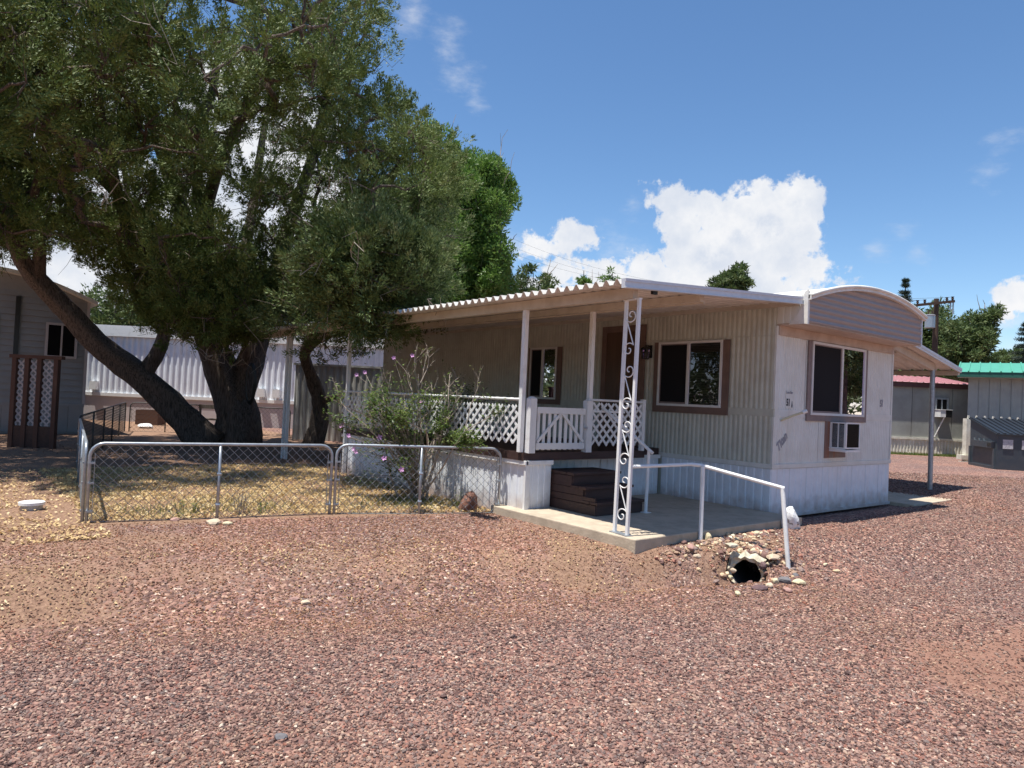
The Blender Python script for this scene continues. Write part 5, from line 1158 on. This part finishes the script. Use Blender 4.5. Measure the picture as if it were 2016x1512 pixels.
def far_tree(name, label, D, poly, mt, ncl, per, size, seed, crad, cat='tree', conifer=False, barkm='bark_grey', group=None, aspect=.4):
    rs = np.random.RandomState(seed); pa = np.array(poly, float); x0, x1 = pa[:, 0].min(), pa[:, 0].max(); y0, y1 = pa[:, 1].min(), pa[:, 1].max()
    xc = (x0+x1)/2; base = P(xc, y1, D); base[2] = 0; t_ = thing(name, label, 'tree', base, group); wM = (x1-x0)/F_PX*D/2
    cen = []
    while len(cen) < ncl:
        px = x0+rs.rand(200)*(x1-x0); py = y0+rs.rand(200)*(y1-y0); ok = inpoly(px, py, poly)
        for a, b_ in zip(px[ok], py[ok]): cen.append(P(a, b_, D+rs.randn()*wM*.45))
    cen = np.array(cen[:ncl]); rad = crad[0]+(crad[1]-crad[0])*rs.rand(ncl)
    topP = P(xc, y0+(y1-y0)*.12, D); m_ = MB(); m_.tube([base+np.array((0, 0, -.2)), (base+topP)/2, topP], [.03*wM+.12, .02*wM+.08, .02], 8)
    for k in range(0, ncl, max(1, ncl//26)): m_.tube(curvy(base*(.4)+topP*.6 if rs.rand() < .5 else base*.65+topP*.35, cen[k], rs, 3, .15), [.05, .035, .02, .01], 4)
    m_.build('trunk', M[barkm], t_)
    V, Fc = leaf_cloud(cen, rad, per, size, aspect, rs, .2, .5, True, squash=.8 if not conifer else .45); fastmesh('crown', V, Fc, mt, parent=t_); return t_
far_tree('leafy_tree', 'grey green tree with bare twigs above awning just right of the cottonwood', 42, [(1005, 560), (1015, 535), (1040, 522), (1060, 540), (1085, 545), (1100, 590), (1090, 640), (1000, 640)], M['oak'], 60, 90, .12, 21, (.25, .5))
m_ = MB()
for a, b_ in (((1050, 590), (1085, 505)), ((1045, 570), (1040, 530)), ((1060, 560), (1098, 520)), ((1165, 590), (1166, 530)), ((1172, 590), (1178, 535))): m_.tube(curvy(P(*a, 42), P(*b_, 42), rr, 4, .1), [.06, .045, .03, .02, .01], 4)
o = m_.build('bare_branches', M['twig']); tag(o, 'bare pale branches sticking up over the corrugated awning edge', 'branches')
far_tree('leafy_tree', 'slim light green treetop above middle of awning edge', 40, [(1134, 590), (1142, 535), (1150, 525), (1158, 540), (1165, 590)], M['cotton'], 26, 60, .09, 22, (.15, .28))
far_tree('leafy_tree', 'sparse yellow green treetop above awning near its right corner', 40, [(1182, 590), (1188, 545), (1200, 530), (1216, 540), (1225, 570), (1230, 590)], M['cotton'], 16, 50, .09, 23, (.15, .3))
far_tree('leafy_tree', 'small dark treetop peeking above awning between slim treetops', 44, [(1080, 600), (1100, 575), (1125, 572), (1132, 600)], M['oak'], 20, 60, .10, 24, (.2, .3))
far_tree('pine_tree', 'dark green conifer tip showing above the gable edge of awning', 48, [(1395, 600), (1400, 555), (1420, 540), (1428, 530), (1437, 540), (1447, 512), (1458, 525), (1472, 555), (1475, 600)], M['oak'], 70, 110, .13, 25, (.3, .55), conifer=True)
def spruce(label, px, ytop, ybase, D, wpx, mt, seed, name='spruce_tree'):
    rs = np.random.RandomState(seed); T = P(px, ytop, D); B_ = P(px, ybase, D); base = B_.copy(); base[2] = 0; t_ = thing(name, label, 'tree', base)
    MB().tube([base, (base+T)/2, T], [.28, .18, .02], 8).build('trunk', M['bark'], t_); H = T[2]-B_[2]; W_ = wpx/F_PX*D/2; cen = []; rad = []; br = MB()
    z = 0
    while z < H:
        t = z/H; rr_ = W_*(t**.85)+.1; nb2 = 4+int(6*t); a0 = rs.rand()*6
        for k in range(nb2):
            a = a0+2*PI*k/nb2+rs.randn()*.2; R_ = rr_*rs.uniform(.7, 1.15); c0 = np.array((T[0], T[1], T[2]-z)); e_ = c0+np.array((math.cos(a)*R_, math.sin(a)*R_, -.12*R_+.1)); br.tube([c0, e_], [.03, .01], 3, caps=False)
            for s in np.arange(.25, 1.01, .2): cen.append(c0+(e_-c0)*s); rad.append(.14+.16*(1-s)*min(1, R_)+.05)
        z += .33+.25*rs.rand()
    br.build('branches', M['bark'], t_); V, Fc = leaf_cloud(np.array(cen), np.array(rad), 34, .09, .22, rs, .05, .4, True, squash=.6); fastmesh('crown', V, Fc, mt, parent=t_)
spruce('narrow dark spruce rising behind the arched visor end', 1783, 554, 760, 56, 90, M['spruce'], 31)
spruce('dark pine at extreme right edge above green roof', 2018, 640, 760, 60, 90, M['spruce'], 32, 'pine_tree')
far_tree('leafy_tree', 'broad dark tree behind the power pole over red roofed home', 47, [(1770, 735), (1775, 640), (1800, 610), (1812, 640), (1850, 600), (1880, 640), (1900, 700), (1910, 740)], M['oak'], 130, 130, .13, 33, (.4, .8))
far_tree('leafy_tree', 'spreading tree right of the power pole with ragged right outline', 44, [(1850, 740), (1860, 650), (1880, 610), (1893, 640), (1900, 610), (1930, 625), (1968, 608), (1962, 625), (1945, 640), (1950, 680), (1935, 700), (1955, 712), (1950, 735)], M['oak'], 130, 130, .12, 34, (.35, .7))
m_ = MB()
for a, b_ in (((1935, 620), (1923, 580)), ((1940, 615), (1935, 590)), ((1945, 630), (1975, 606))): m_.tube(curvy(P(*a, 44), P(*b_, 44), rr, 3, .1), [.04, .03, .02, .01], 4)
o = m_.build('bare_branches', M['twig']); tag(o, 'thin bare twigs above spreading tree at right', 'branches')
wood = []
for i, (px, py, w, h, D) in enumerate(((1950, 706, 60, 30, 80), (1995, 690, 70, 45, 75), (230, 560, 160, 110, 48), (420, 585, 180, 90, 52), (600, 570, 150, 110, 50), (60, 560, 160, 120, 50), (700, 600, 140, 80, 55))):
    pl = [(px-w/2, py+h), (px-w/2, py+h*.3), (px-w*.3, py), (px-w*.1, py+h*.2), (px+w*.15, py-h*.1), (px+w*.35, py+h*.15), (px+w/2, py+h*.4), (px+w/2, py+h)]
    lbs = ['low bushy tree on skyline left of extreme right pine', 'low tree clump on skyline at extreme right', 'background tree seen through juniper left of main trunk', 'background tree seen through juniper behind main trunk', 'background tree seen through juniper right of main trunk', 'background tree behind the roof of grey sided home', 'background tree behind white home near awning far end']
    far_tree('leafy_tree', lbs[i], D, pl, M['oak'], 60, 90, .17, 50+i, (.5, .9))

for i, (x, y, h, w) in enumerate(((24, -11, 9, 4.5), (31, -15, 12, 5), (17, -14, 8, 4), (-21, 11, 8, 5), (-26, 16, 10, 6), (-19, 6, 7, 4), (-22, 0, 9, 5))):  # unseen trees added outside the view to give the windows dark reflections
    rs_ = np.random.RandomState(90+i); lb_ = ['off frame leafy tree right of the camera, nearest the road bend', 'off frame tall tree right of camera, farthest away', 'off frame small tree right of camera, closest one', 'off frame tree left of camera, beside the grey home', 'off frame tall tree left of camera, farthest back', 'off frame small tree left of camera, in front', 'off frame broad tree left of camera, behind the photographer'][i]
    t_ = thing('leafy_tree', lb_, 'tree', (x, y, 0)); MB().tube([(x, y, -.2), (x, y, h*.5), (x, y, h*.85)], [.35, .25, .05], 8).build('trunk', M['bark'], t_)
    q = rs_.randn(70, 3); q /= np.linalg.norm(q, axis=1)[:, None]; q *= (rs_.rand(70)**.4)[:, None]; cen_ = np.array((x, y, h*.6))+q*np.array((w*.75, w*.75, h*.42)); V, Fc = leaf_cloud(cen_, .7+.6*rs_.rand(70), 420, .11, .4, rs_, .2, .5); fastmesh('crown', V, Fc, M['oak'], parent=t_)

# ring of woods added to hide the bright low horizon, also in window reflections
rw = np.random.RandomState(77); nW = 420; aW = rw.rand(nW)*2*PI; RW = 85+45*rw.rand(nW); hW = 2.5+4.5*rw.rand(nW)
cW = np.stack([np.cos(aW)*RW, np.sin(aW)*RW, hW*.75], 1); V, Fc = leaf_cloud(cW, 2.5+3.0*rw.rand(nW), 150, .8, .4, rw, .2, .4, squash=.95)
V[:, 2] = np.maximum(V[:, 2], -.3); o = fastmesh('distant_woods', V, Fc, M['oak']); o['kind'] = 'stuff'
# ------------------------------------------------------------------ background buildings (camera-side frame: U right, F away)
U_ = right0; F_ = fwd0; Wz = np.array((0, 0, 1.))
def bb(o, a, b_): m_ = MB(); m_.obox(o, U_, F_, Wz, a, b_); return m_
def rx(px, D): return (px-1008)/F_PX*D
def pz(px, py, D): return P(px, py, D)[2]
O0 = np.array([CAM[0], CAM[1], 0.])
def ribsheet(o, L, z0, z1, pitch, depth, D, r0):
    n = int(L/pitch); prof = []
    for i in range(n): prof += [(i*pitch, 0), (i*pitch+pitch*.3, 0), (i*pitch+pitch*.5, depth), (i*pitch+pitch*.8, depth)]
    prof.append((n*pitch, 0)); m_ = MB(); m_.sheet(prof, O0+U_*r0+F_*D+Wz*z0, U_, -F_, Wz, 0, z1-z0); return m_
# white neighbour home behind the juniper
D = 26; r0, r1 = rx(95, D), rx(1000, D)
nh = thing('white_home', 'long white corrugated mobile home seen behind the juniper trunks', 'mobile home', RF((r0+r1)/2, D))
bb(O0, (r0, D+.03, 0), (r1, D+3.6, 3.3)).build('wall_core', M['neighbor'], nh)
ribsheet(None, r1-r0, .98, 3.2, .22, .04, D, r0).build('wall_panel', M['neighbor'], nh)
bb(O0, (r0, D-.08, .90), (r1, D+.03, 1.02)).build('belt_rail', M['white'], nh); bb(O0, (r0, D-.03, -.1), (r1, D+.03, .90)).build('skirt', M['neighborskirt'], nh)
bb(O0, (r0, D-.10, 3.2), (r1, D+3.9, 3.45)).build('roof', M['roofwhite'], nh); bb(O0, (r0, D-.13, 3.1), (r1, D-.09, 3.5)).build('roof_fascia', M['white'], nh)
for px in (190, 518, 548): 
    v = bb(O0, (rx(px, D)-.12, D-.22, 1.12), (rx(px, D)+.12, D-.04, 1.42)); v.build('vent_hood', M['white'], nh)
MB().tube([RF(rx(545, D), D+1, 3.4), RF(rx(545, D), D+1, 4.35)], .16, 12).build('flue', M['galv'], nh); MB().tube([RF(rx(545, D), D+1, 4.35), RF(rx(545, D), D+1, 4.5)], .24, 12).build('flue_cap', M['galv'], nh)
# grey home on the left (lined up with the main home)
LX1, LY = -5.72, 16.8; LX0 = LX1-4.3
lh = thing('grey_home', 'grey lap sided home in shade at far left with curved white roof edge', 'mobile home', ((LX0+LX1)/2, LY, 0))
MB().box((LX0, LY+.03, 0), (LX1-.02, LY+9, 3.5)).build('wall_core', M['vinylside'], lh)
z = .80
while z < 3.55:
    MB().prism([(.03, 0), (-.012, 0), (.022, .158), (.03, .158)], (0, LY, z), (0, 1, 0), (0, 0, 1), (1, 0, 0), LX0, LX1-.03).build('lap_board', M['vinylside'], lh); z += .16
for k in range(12): xa_ = LX0+(LX1-LX0)*k/12; MB().box((xa_+.004, LY, .05), (xa_+(LX1-LX0)/12-.004, LY+.03, .72)).build('skirt_panel', M['vinylside'], lh)
MB().box((LX0, LY-.02, .72), (LX1, LY+.03, .80)).build('belt_rail', M['vinylside'], lh); MB().box((LX1-.05, LY-.025, .80), (LX1+.015, LY+.06, 3.6)).build('corner_trim', M['neighborskirt'], lh)
av = [(LX0-.15+i*(LX1-LX0+.3)/16, 3.55+.62*math.sin(PI*i/16)) for i in range(17)]
MB().prism(av+[(a, b_-.09) for a, b_ in av[::-1]], (0, 0, 0), (1, 0, 0), (0, 0, 1), (0, 1, 0), LY-.3, LY+9.2).build('roof', M['roofwhite'], lh)
MB().prism([(LX0, 3.4), (LX1-.02, 3.4)]+[(a, b_-.09) for a, b_ in av[1:-1][::-1]], (0, 0, 0), (1, 0, 0), (0, 0, 1), (0, 1, 0), LY+.02, LY+.06).build('gable_wall', M['vinylside'], lh)
def lwin(xa_, xb_, za_, zb_, shut=False):
    m_ = MB(); t = .06
    for q in (((xa_-t, LY-.05, za_-t), (xa_, LY+.0, zb_+t)), ((xb_, LY-.05, za_-t), (xb_+t, LY+.0, zb_+t)), ((xa_, LY-.05, za_-t), (xb_, LY, za_)), ((xa_, LY-.05, zb_), (xb_, LY, zb_+t)), (((xa_+xb_)/2-.02, LY-.045, za_), ((xa_+xb_)/2+.02, LY-.002, zb_))): m_.box(*q)
    w = m_.build('window', M['neighborskirt'], lh); MB().box((xa_, LY-.03, za_), (xb_, LY-.015, zb_)).build('glass', M['dark'], w)
    if shut: MB().box((xb_+t+.02, LY-.06, za_-.05), (xb_+t+.36, LY, zb_+.05)).build('shutter', M['cream'], w)
lwin(-6.62, -6.02, 2.05, 2.85); lwin(-9.2, -8.1, 1.75, 2.95, True)
MB().box((-7.35, LY-.06, .8), (-7.25, LY, 3.5)).build('downpipe', M['black'], lh)
def bwin(parent, px0, px1, py0, py1, D, trim, dark='dark'):
    a, b_ = rx(px0, D), rx(px1, D); z0, z1 = pz(px0, py1, D), pz(px0, py0, D); t = .06; m_ = MB()
    for q in (((a-t, D-.06, z0-t), (a, D-.01, z1+t)), ((b_, D-.06, z0-t), (b_+t, D-.01, z1+t)), ((a, D-.06, z0-t), (b_, D-.01, z0)), ((a, D-.06, z1), (b_, D-.01, z1+t)), (((a+b_)/2-.02, D-.055, z0), ((a+b_)/2+.02, D-.012, z1))): m_.obox(O0, U_, F_, Wz, *q)
    w = m_.build('window', trim, parent); bb(O0, (a, D-.03, z0), (b_, D-.005, z1)).build('glass', M[dark], w); return w
# lattice gate / screen in front of it
sg = thing('lattice_screen', 'weathered wooden screen frame with white lattice in front of grey home', 'screen', RF(rx(72, 14.6), 14.6)); D = 14.6; a, b_ = rx(30, D), rx(112, D); zt_ = pz(70, 706, D)
for q in (a, a+(b_-a)*.30, a+(b_-a)*.60, b_): bb(O0, (q-.045, D-.05, -.02), (q+.045, D+.05, zt_)).build('post', M['rust'], sg)
bb(O0, (a-.1, D-.06, zt_), (b_+.12, D+.06, zt_+.07)).build('top_rail', M['rust'], sg)
bb(O0, (a, D-.03, .02), (b_, D+.0, .45)).build('kick_board', M['deck'], sg)
zl0, zl1 = .46, zt_-.03
for lay in (1, -1):
    k = -int((zl1-zl0)/.13)-1
    while k*.13 < (b_-a):
        A0 = k*.13; H = zl1-zl0; lo = max(0, -A0)/H; hi = min(1, (b_-a-A0)/H)
        if hi-lo > .05:
            p_, q_ = A0+H*lo, A0+H*hi
            if lay < 0: p_, q_ = (b_-a)-p_, (b_-a)-q_
            m_ = MB(); m_.bar(O0+U_*(a+p_)+F_*(D+.02+.006*lay)+Wz*(zl0+H*lo), O0+U_*(a+q_)+F_*(D+.02+.006*lay)+Wz*(zl0+H*hi), .006, .035, upd=np.cross(U_*lay+Wz, F_)); m_.build('slat', M['neighborskirt'], sg)
        k += 1
# grey metal shed behind crooked juniper, carport beyond
D = 20.5; a, b_ = rx(581, D), rx(792, D); sh = thing('metal_shed', 'low grey ribbed metal shed behind the crooked juniper trunk', 'shed', RF((a+b_)/2, D))
bb(O0, (a+.02, D+.03, 0), (b_, D+1.5, 2.14)).build('shed_body', M['shedgrey'], sh); ribsheet(None, b_-a, .0, 2.16, .18, .03, D, a).build('wall_panel', M['shedgrey'], sh); bb(O0, (a-.05, D-.06, 2.16), (b_, D+1.55, 2.22)).build('roof', M['shedgrey'], sh)
# small yard things
D = 24; pb = thing('planter_box', 'rusty square wooden planter box beyond rear fence, left of juniper', 'planter', RF(rx(292, D), D))
for k in range(3): bb(O0, (rx(271, D), D, .02+k*.17), (rx(315, D), D+.03, .18+k*.17)).build('board', M['rust'], pb); bb(O0, (rx(271, D), D+.5, .02+k*.17), (rx(315, D), D+.53, .18+k*.17)).build('board', M['rust'], pb)
for s in (rx(271, D), rx(315, D)-.03):
    bb(O0, (s, D+.03, .02), (s+.03, D+.5, .52)).build('side_board', M['rust'], pb)
o = rock('stone', tuple(RF(rx(292, 22.5), 22.5, .06)), (.3, .15, .1), 77, M['whiterock'], sub=2); tag(o, 'pale stone lying in front of rusty planter box', 'stone')
bn = thing('garden_bench', 'simple grey plank bench seen between the two big juniper trunks', 'bench', RF(rx(405, 21), 21)); D = 21
bb(O0, (rx(385, D), D, .42), (rx(455, D), D+.35, .47)).build('seat', M['bark_grey'], bn); bb(O0, (rx(385, D), D+.33, .75), (rx(455, D), D+.37, .87)).build('backrest', M['bark_grey'], bn)
for px in (388, 452): bb(O0, (rx(px, D)-.03, D+.02, 0), (rx(px, D)+.03, D+.33, .42)).build('leg', M['bark_grey'], bn); bb(O0, (rx(px, D)-.03, D+.335, .42), (rx(px, D)+.03, D+.365, .87)).build('back_post', M['bark_grey'], bn)
hs_ = MB(); c = P(492, 755, 17.2)
for k in range(4): hs_.tube([c+U_*(math.cos(a)*(.09+.012*k))+Wz*(math.sin(a)*(.44+.02*k))+F_*.02*k for a in np.linspace(0, 2*PI, 20)], .018, 6)
o = hs_.build('hose_coil', M['black']); tag(o, 'black garden hose coil hanging on right side of big trunk', 'hose')

# ---- right side: red roofed home
D = 26.6; a, b_ = rx(1560, D), rx(1915, D); rh = thing('red_roof_home', 'grey green mobile home with faded red roof behind side awning', 'mobile home', RF((a+b_)/2, D))
zb, zs, zw = pz(1820, 896, D), pz(1820, 864, D), pz(1820, 762, D)
bb(O0, (a, D+.03, -.1), (b_, D+4, zw)).build('wall_core', M['green_wall'], rh)
n = 9
for k in range(n): q = a+(b_-a)*k/n; bb(O0, (q+.012, D, zs+.04), (q+(b_-a)/n-.012, D+.03, zw)).build('wall_panel', M['green_wall'], rh)
bb(O0, (a, D-.05, zs-.04), (b_, D+.03, zs+.04)).build('belt_rail', M['cream'], rh); ribsheet(None, b_-a, 0, zs-.04, .12, .02, D, a).build('skirt', M['cream'], rh)
bb(O0, (a, D-.12, zw-.02), (b_, D+.02, zw+.16)).build('fascia', M['redfascia'], rh)
MB().add([O0+U_*a+F_*(D-.2)+Wz*(zw+.16), O0+U_*b_+F_*(D-.2)+Wz*(zw+.16), O0+U_*b_+F_*(D+2.1)+Wz*(zw+.5), O0+U_*a+F_*(D+2.1)+Wz*(zw+.5)], [(0, 1, 2, 3)]).build('roof', M['redroof'], rh)
for k in range(26):
    q = a+(b_-a)*(k+.5)/26; MB().bar(O0+U_*q+F_*(D-.2)+Wz*(zw+.175), O0+U_*q+F_*(D+2.1)+Wz*(zw+.515), .03, .03).build('roof_rib', M['redroof'], rh)
bwin(rh, 1844, 1864, 786, 806, D, M['galv'], 'dark'); wac = thing('air_conditioner', 'small white air conditioner on braces under window of red roofed home', 'air conditioner', RF(rx(1851, D), D, 1.5)); za, zc = pz(1850, 821, D), pz(1850, 807, D)
bb(O0, (rx(1841, D), D-.4, za), (rx(1851, D), D-.02, zc)).build('case', M['white'], wac); bb(O0, (rx(1851, D), D-.4, za), (rx(1863, D), D-.02, zc)).build('grille', M['black'], wac); bb(O0, (rx(1840, D), D-.42, zc), (rx(1864, D), D-.02, zc+.02)).build('case_top', M['white'], wac)
MB().bar(O0+U_*rx(1850, D)+F_*(D-.35)+Wz*za, O0+U_*rx(1842, D)+F_*(D-.03)+Wz*(za-.75), .03, .03).build('brace', M['white'], wac)
o = bb(O0, (rx(1786, D), D-.3, 0), (rx(1794, D), D-.15, .16)).build('block', M['cream']); tag(o, 'small cream block at base of red roofed home skirting', 'block')
rs_g = np.random.RandomState(3)
def gr_(rs, n): q = O0+np.outer(rx(1750, 26)+rs.rand(n)*4, U_)+np.outer(25.7+rs.rand(n)*.7, F_); return q[:, :2]
blades('far_green_grass', 5000, gr_, .03, .12, .008, M['weed'], 31, .6)
# green roofed building
D = 24.5; a = rx(1906, D); gb = thing('green_roof_building', 'grey board building with bright green metal roof at right edge', 'building', RF(a+2, D)); zw = pz(1906, 741, D)
th = math.radians(34); GU = U_*math.cos(th)-F_*math.sin(th); GV = F_*math.cos(th)+U_*math.sin(th); GO = O0+U_*a+F_*D; LW = 5.5
def gg(p, q): m_ = MB(); m_.obox(GO, GU, GV, Wz, p, q); return m_
gg((0, .03, -.1), (LW, 4, zw)).build('wall_core', M['shed_wall'], gb); n = 18
for k in range(n): q = LW*k/n; gg((q+.008, 0, 0), (q+LW/n-.008, .03, zw)).build('wall_board', M['shed_wall'], gb)
gg((-.3, -.40, zw-.06), (LW, .02, zw-.02)).build('soffit', M['shed_wall'], gb); gg((-.32, -.44, zw-.04), (LW, -.40, zw+.13)).build('fascia', M['greendark'], gb)
MB().add([GO+GU*-.32+GV*-.46+Wz*(zw+.13), GO+GU*LW+GV*-.46+Wz*(zw+.13), GO+GU*LW+GV*2.2+Wz*(zw+.62), GO+GU*-.32+GV*2.2+Wz*(zw+.62)], [(0, 1, 2, 3)]).build('roof', M['greenroof'], gb)
MB().add([GO+GU*.0+GV*0+Wz*(zw), GO+GU*.0+GV*4+Wz*(zw), GO+GU*.0+GV*2.2+Wz*(zw+.58)], [(0, 1, 2)]).build('gable_wall', M['shed_wall'], gb)
for k in range(19): q = -.3+(LW+.3)*k/19; MB().bar(GO+GU*q+GV*-.47+Wz*(zw+.15), GO+GU*q+GV*2.2+Wz*(zw+.64), .04, .04).build('roof_rib', M['greenroof'], gb)
# cream picket fence in front of it
D = 23.2; a, b_ = rx(1903, D), rx(2150, D); pf = thing('picket_fence', 'cream picket fence standing behind the dumpster', 'fence', RF((a+b_)/2, D)); zf = pz(1950, 829, D)
bb(O0, (a-.02, D-.1, .0), (a+.26, D+.1, zf+.05)).build('end_post', M['cream'], pf); bb(O0, (a-.2, D-.15, .16), (a+.25, D+.1, .30)).build('step_block', M['cream'], pf); bb(O0, (a-.2, D-.15, -.02), (a+.25, D-.0, .10)).build('step_block', M['cream'], pf)
bb(O0, (a+.2, D-.05, zf-.08), (b_, D-.0, zf)).build('top_rail', M['cream'], pf)
for k in range(16): q = a+.05+k*.27; MB().prism([(q-.045, .05), (q+.045, .05), (q+.045, zf+.02), (q+.02, zf+.16), (q-.02, zf+.16), (q-.045, zf+.02)], O0+F_*(D-.08), U_, Wz, F_, 0, .025).build('picket', M['cream'], pf)
bb(O0, (a+.1, D-.01, .05), (b_, D+.01, zf-.08)).build('fence_board', M['cream'], pf)
# dumpster
c0 = RF(rx(1967, 20.1), 20.1, .06); cb_ = RF(rx(1913, 21.9), 21.9, .06); sV = cb_-c0; sL = np.linalg.norm(sV); sV = sV/sL; fV = np.array([-sV[1], sV[0], 0]);
if fV@U_ < 0: fV = -fV
dp = thing('dumpster', 'dark blue grey steel dumpster with ribbed black lid at right edge', 'dumpster', c0)
hf, hb, Wd = 1.0, 1.42, 2.2
def dq(u, v, z): return c0+fV*u+sV*v+Wz*z
pv = [(.06, .0), (sL-.04, .0), (sL, hb), (0, hf)]
def side_plate(u0, u1, nm, prf, mt=M['dumpster']): m_ = MB(); m_.prism(prf, c0, sV, Wz, fV, u0, u1); return m_.build(nm, mt, dp)
side_plate(0, .03, 'side_wall', pv); side_plate(Wd-.03, Wd, 'side_wall', pv)
m_ = MB(); m_.add([dq(.03, .06, 0), dq(Wd-.03, .06, 0), dq(Wd-.03, 0, hf), dq(.03, 0, hf), dq(.03, .10, 0), dq(Wd-.03, .10, 0), dq(Wd-.03, .04, hf), dq(.03, .04, hf)], [(0, 1, 2, 3), (5, 4, 7, 6), (3, 2, 6, 7), (0, 4, 5, 1)]); m_.build('front_wall', M['dumpster'], dp)
m_ = MB(); m_.obox(c0, fV, sV, Wz, (.03, sL-.06, 0), (Wd-.03, sL-.03, hb)); m_.build('back_wall', M['dumpster'], dp); m_ = MB(); m_.obox(c0, fV, sV, Wz, (.03, .1, .0), (Wd-.03, sL-.06, .04)); m_.build('floor', M['dumpster'], dp)
side_plate(-.10, 0, 'side_rail', [(.15, .62), (sL-.35, .62), (sL-.30, .80), (.12, .80)]); side_plate(-.05, 0, 'bottom_frame', [(.08, .0), (sL-.05, .0), (sL-.05, .10), (.08, .10)])
for v in (.10, sL-.14): side_plate(-.05, 0, 'side_stiffener', [(v, .10), (v+.10, .10), (v+.10, .60), (v, .60)])
side_plate(-.105, 0, 'fork_pocket', [(.15, .66), (.40, .66), (.40, .76), (.15, .76)], M['black'])
for k in range(3): v = sL*.35+k*.32; side_plate(-.10, -.06, 'hook', [(v, .80), (v+.08, .80), (v+.04, .87)])
lidn = np.array([0, 0, 1.]); m_ = MB()
m_.add([dq(-.05, -.05, hf), dq(Wd+.05, -.05, hf), dq(Wd+.05, sL+.02, hb+.01), dq(-.05, sL+.02, hb+.01), dq(-.05, -.05, hf+.035), dq(Wd+.05, -.05, hf+.035), dq(Wd+.05, sL+.02, hb+.045), dq(-.05, sL+.02, hb+.045)], [(0, 3, 2, 1), (4, 5, 6, 7), (0, 1, 5, 4), (1, 2, 6, 5), (2, 3, 7, 6), (3, 0, 4, 7)]); lid = m_.build('lid', M['dumplid'], dp)
for k in range(14): u = .02+k*(Wd/13.5); MB().bar(dq(u, -.02, hf+.05), dq(u, sL, hb+.06), .07, .03).build('lid_rib', M['dumplid'], lid)
for (u0, u1) in ((.14, .40), (.62, .95)): m_ = MB(); m_.obox(c0, fV, sV, Wz, (u0, .0, .62), (u1, .012, .88)); m_.build('sticker', M['label'], dp)

# ---- power pole
D = 39; pp = thing('power_pole', 'wooden utility pole with crossarm and grey transformer at right', 'power pole', RF(rx(1838, D), D)); B_ = RF(rx(1838, D), D); T = P(1840, 588, D); T[0], T[1] = B_[0], B_[1]
MB().tube([B_-Wz*.2, (B_+T)/2, T], [.19, .16, .13], 10).build('pole', M['polewood'], pp)
A_, C_ = P(1804, 601, D-.15), P(1879, 593, D-.15); MB().bar(A_, C_, .12, .14).build('crossarm', M['polewood'], pp)
for t in (.03, .22, .8, .95): q = A_+(C_-A_)*t; MB().tube([q+Wz*.06, q+Wz*.14, q+Wz*.2, q+Wz*.26], [.03, .08, .05, .09], 8).build('insulator', M['polewood'], pp)
tq = P(1831, 633, D-.4); MB().tube([tq-Wz*.36, tq-Wz*.34, tq+Wz*.30, tq+Wz*.34, tq+Wz*.38], [.20, .25, .25, .27, .2], 16).build('transformer', M['galv'], pp, smooth=False)
for s in (-.1, .1): MB().tube([tq+U_*s+Wz*.36, tq+U_*s+Wz*.6], .04, 6).build('bushing', M['polewood'], pp)
MB().bar(tq+F_*.1+Wz*.1, B_+Wz*(tq[2]+.1), .1, .1).build('hanger', M['polewood'], pp)
for k, (t, px2, py2, D2) in enumerate(((.03, 1010, 470, 70), (.22, 1010, 486, 70), (.95, 1010, 500, 70))):
    a0_ = A_+(C_-A_)*t+Wz*.24; b0_ = P(px2, py2, D2); pts_ = [a0_+(b0_-a0_)*q-Wz*(1.6*4*q*(1-q)) for q in np.linspace(0, 1, 25)]
    o = MB().tube(pts_, .007, 4).build('power_line', M['black']); tag(o, ['power line on nearest left end of the pole crossarm', 'power line second from left on the pole crossarm', 'power line leaving right end of the pole crossarm'][k], 'power line', 'power lines strung from the pole')
for k, px in enumerate((1868, 1874)): MB().tube([A_+(C_-A_)*(.9+.07*k), A_+(C_-A_)*(.9+.07*k)-Wz*(.5+.2*k)], .04, 6).build('cutout', M['galv'], pp)
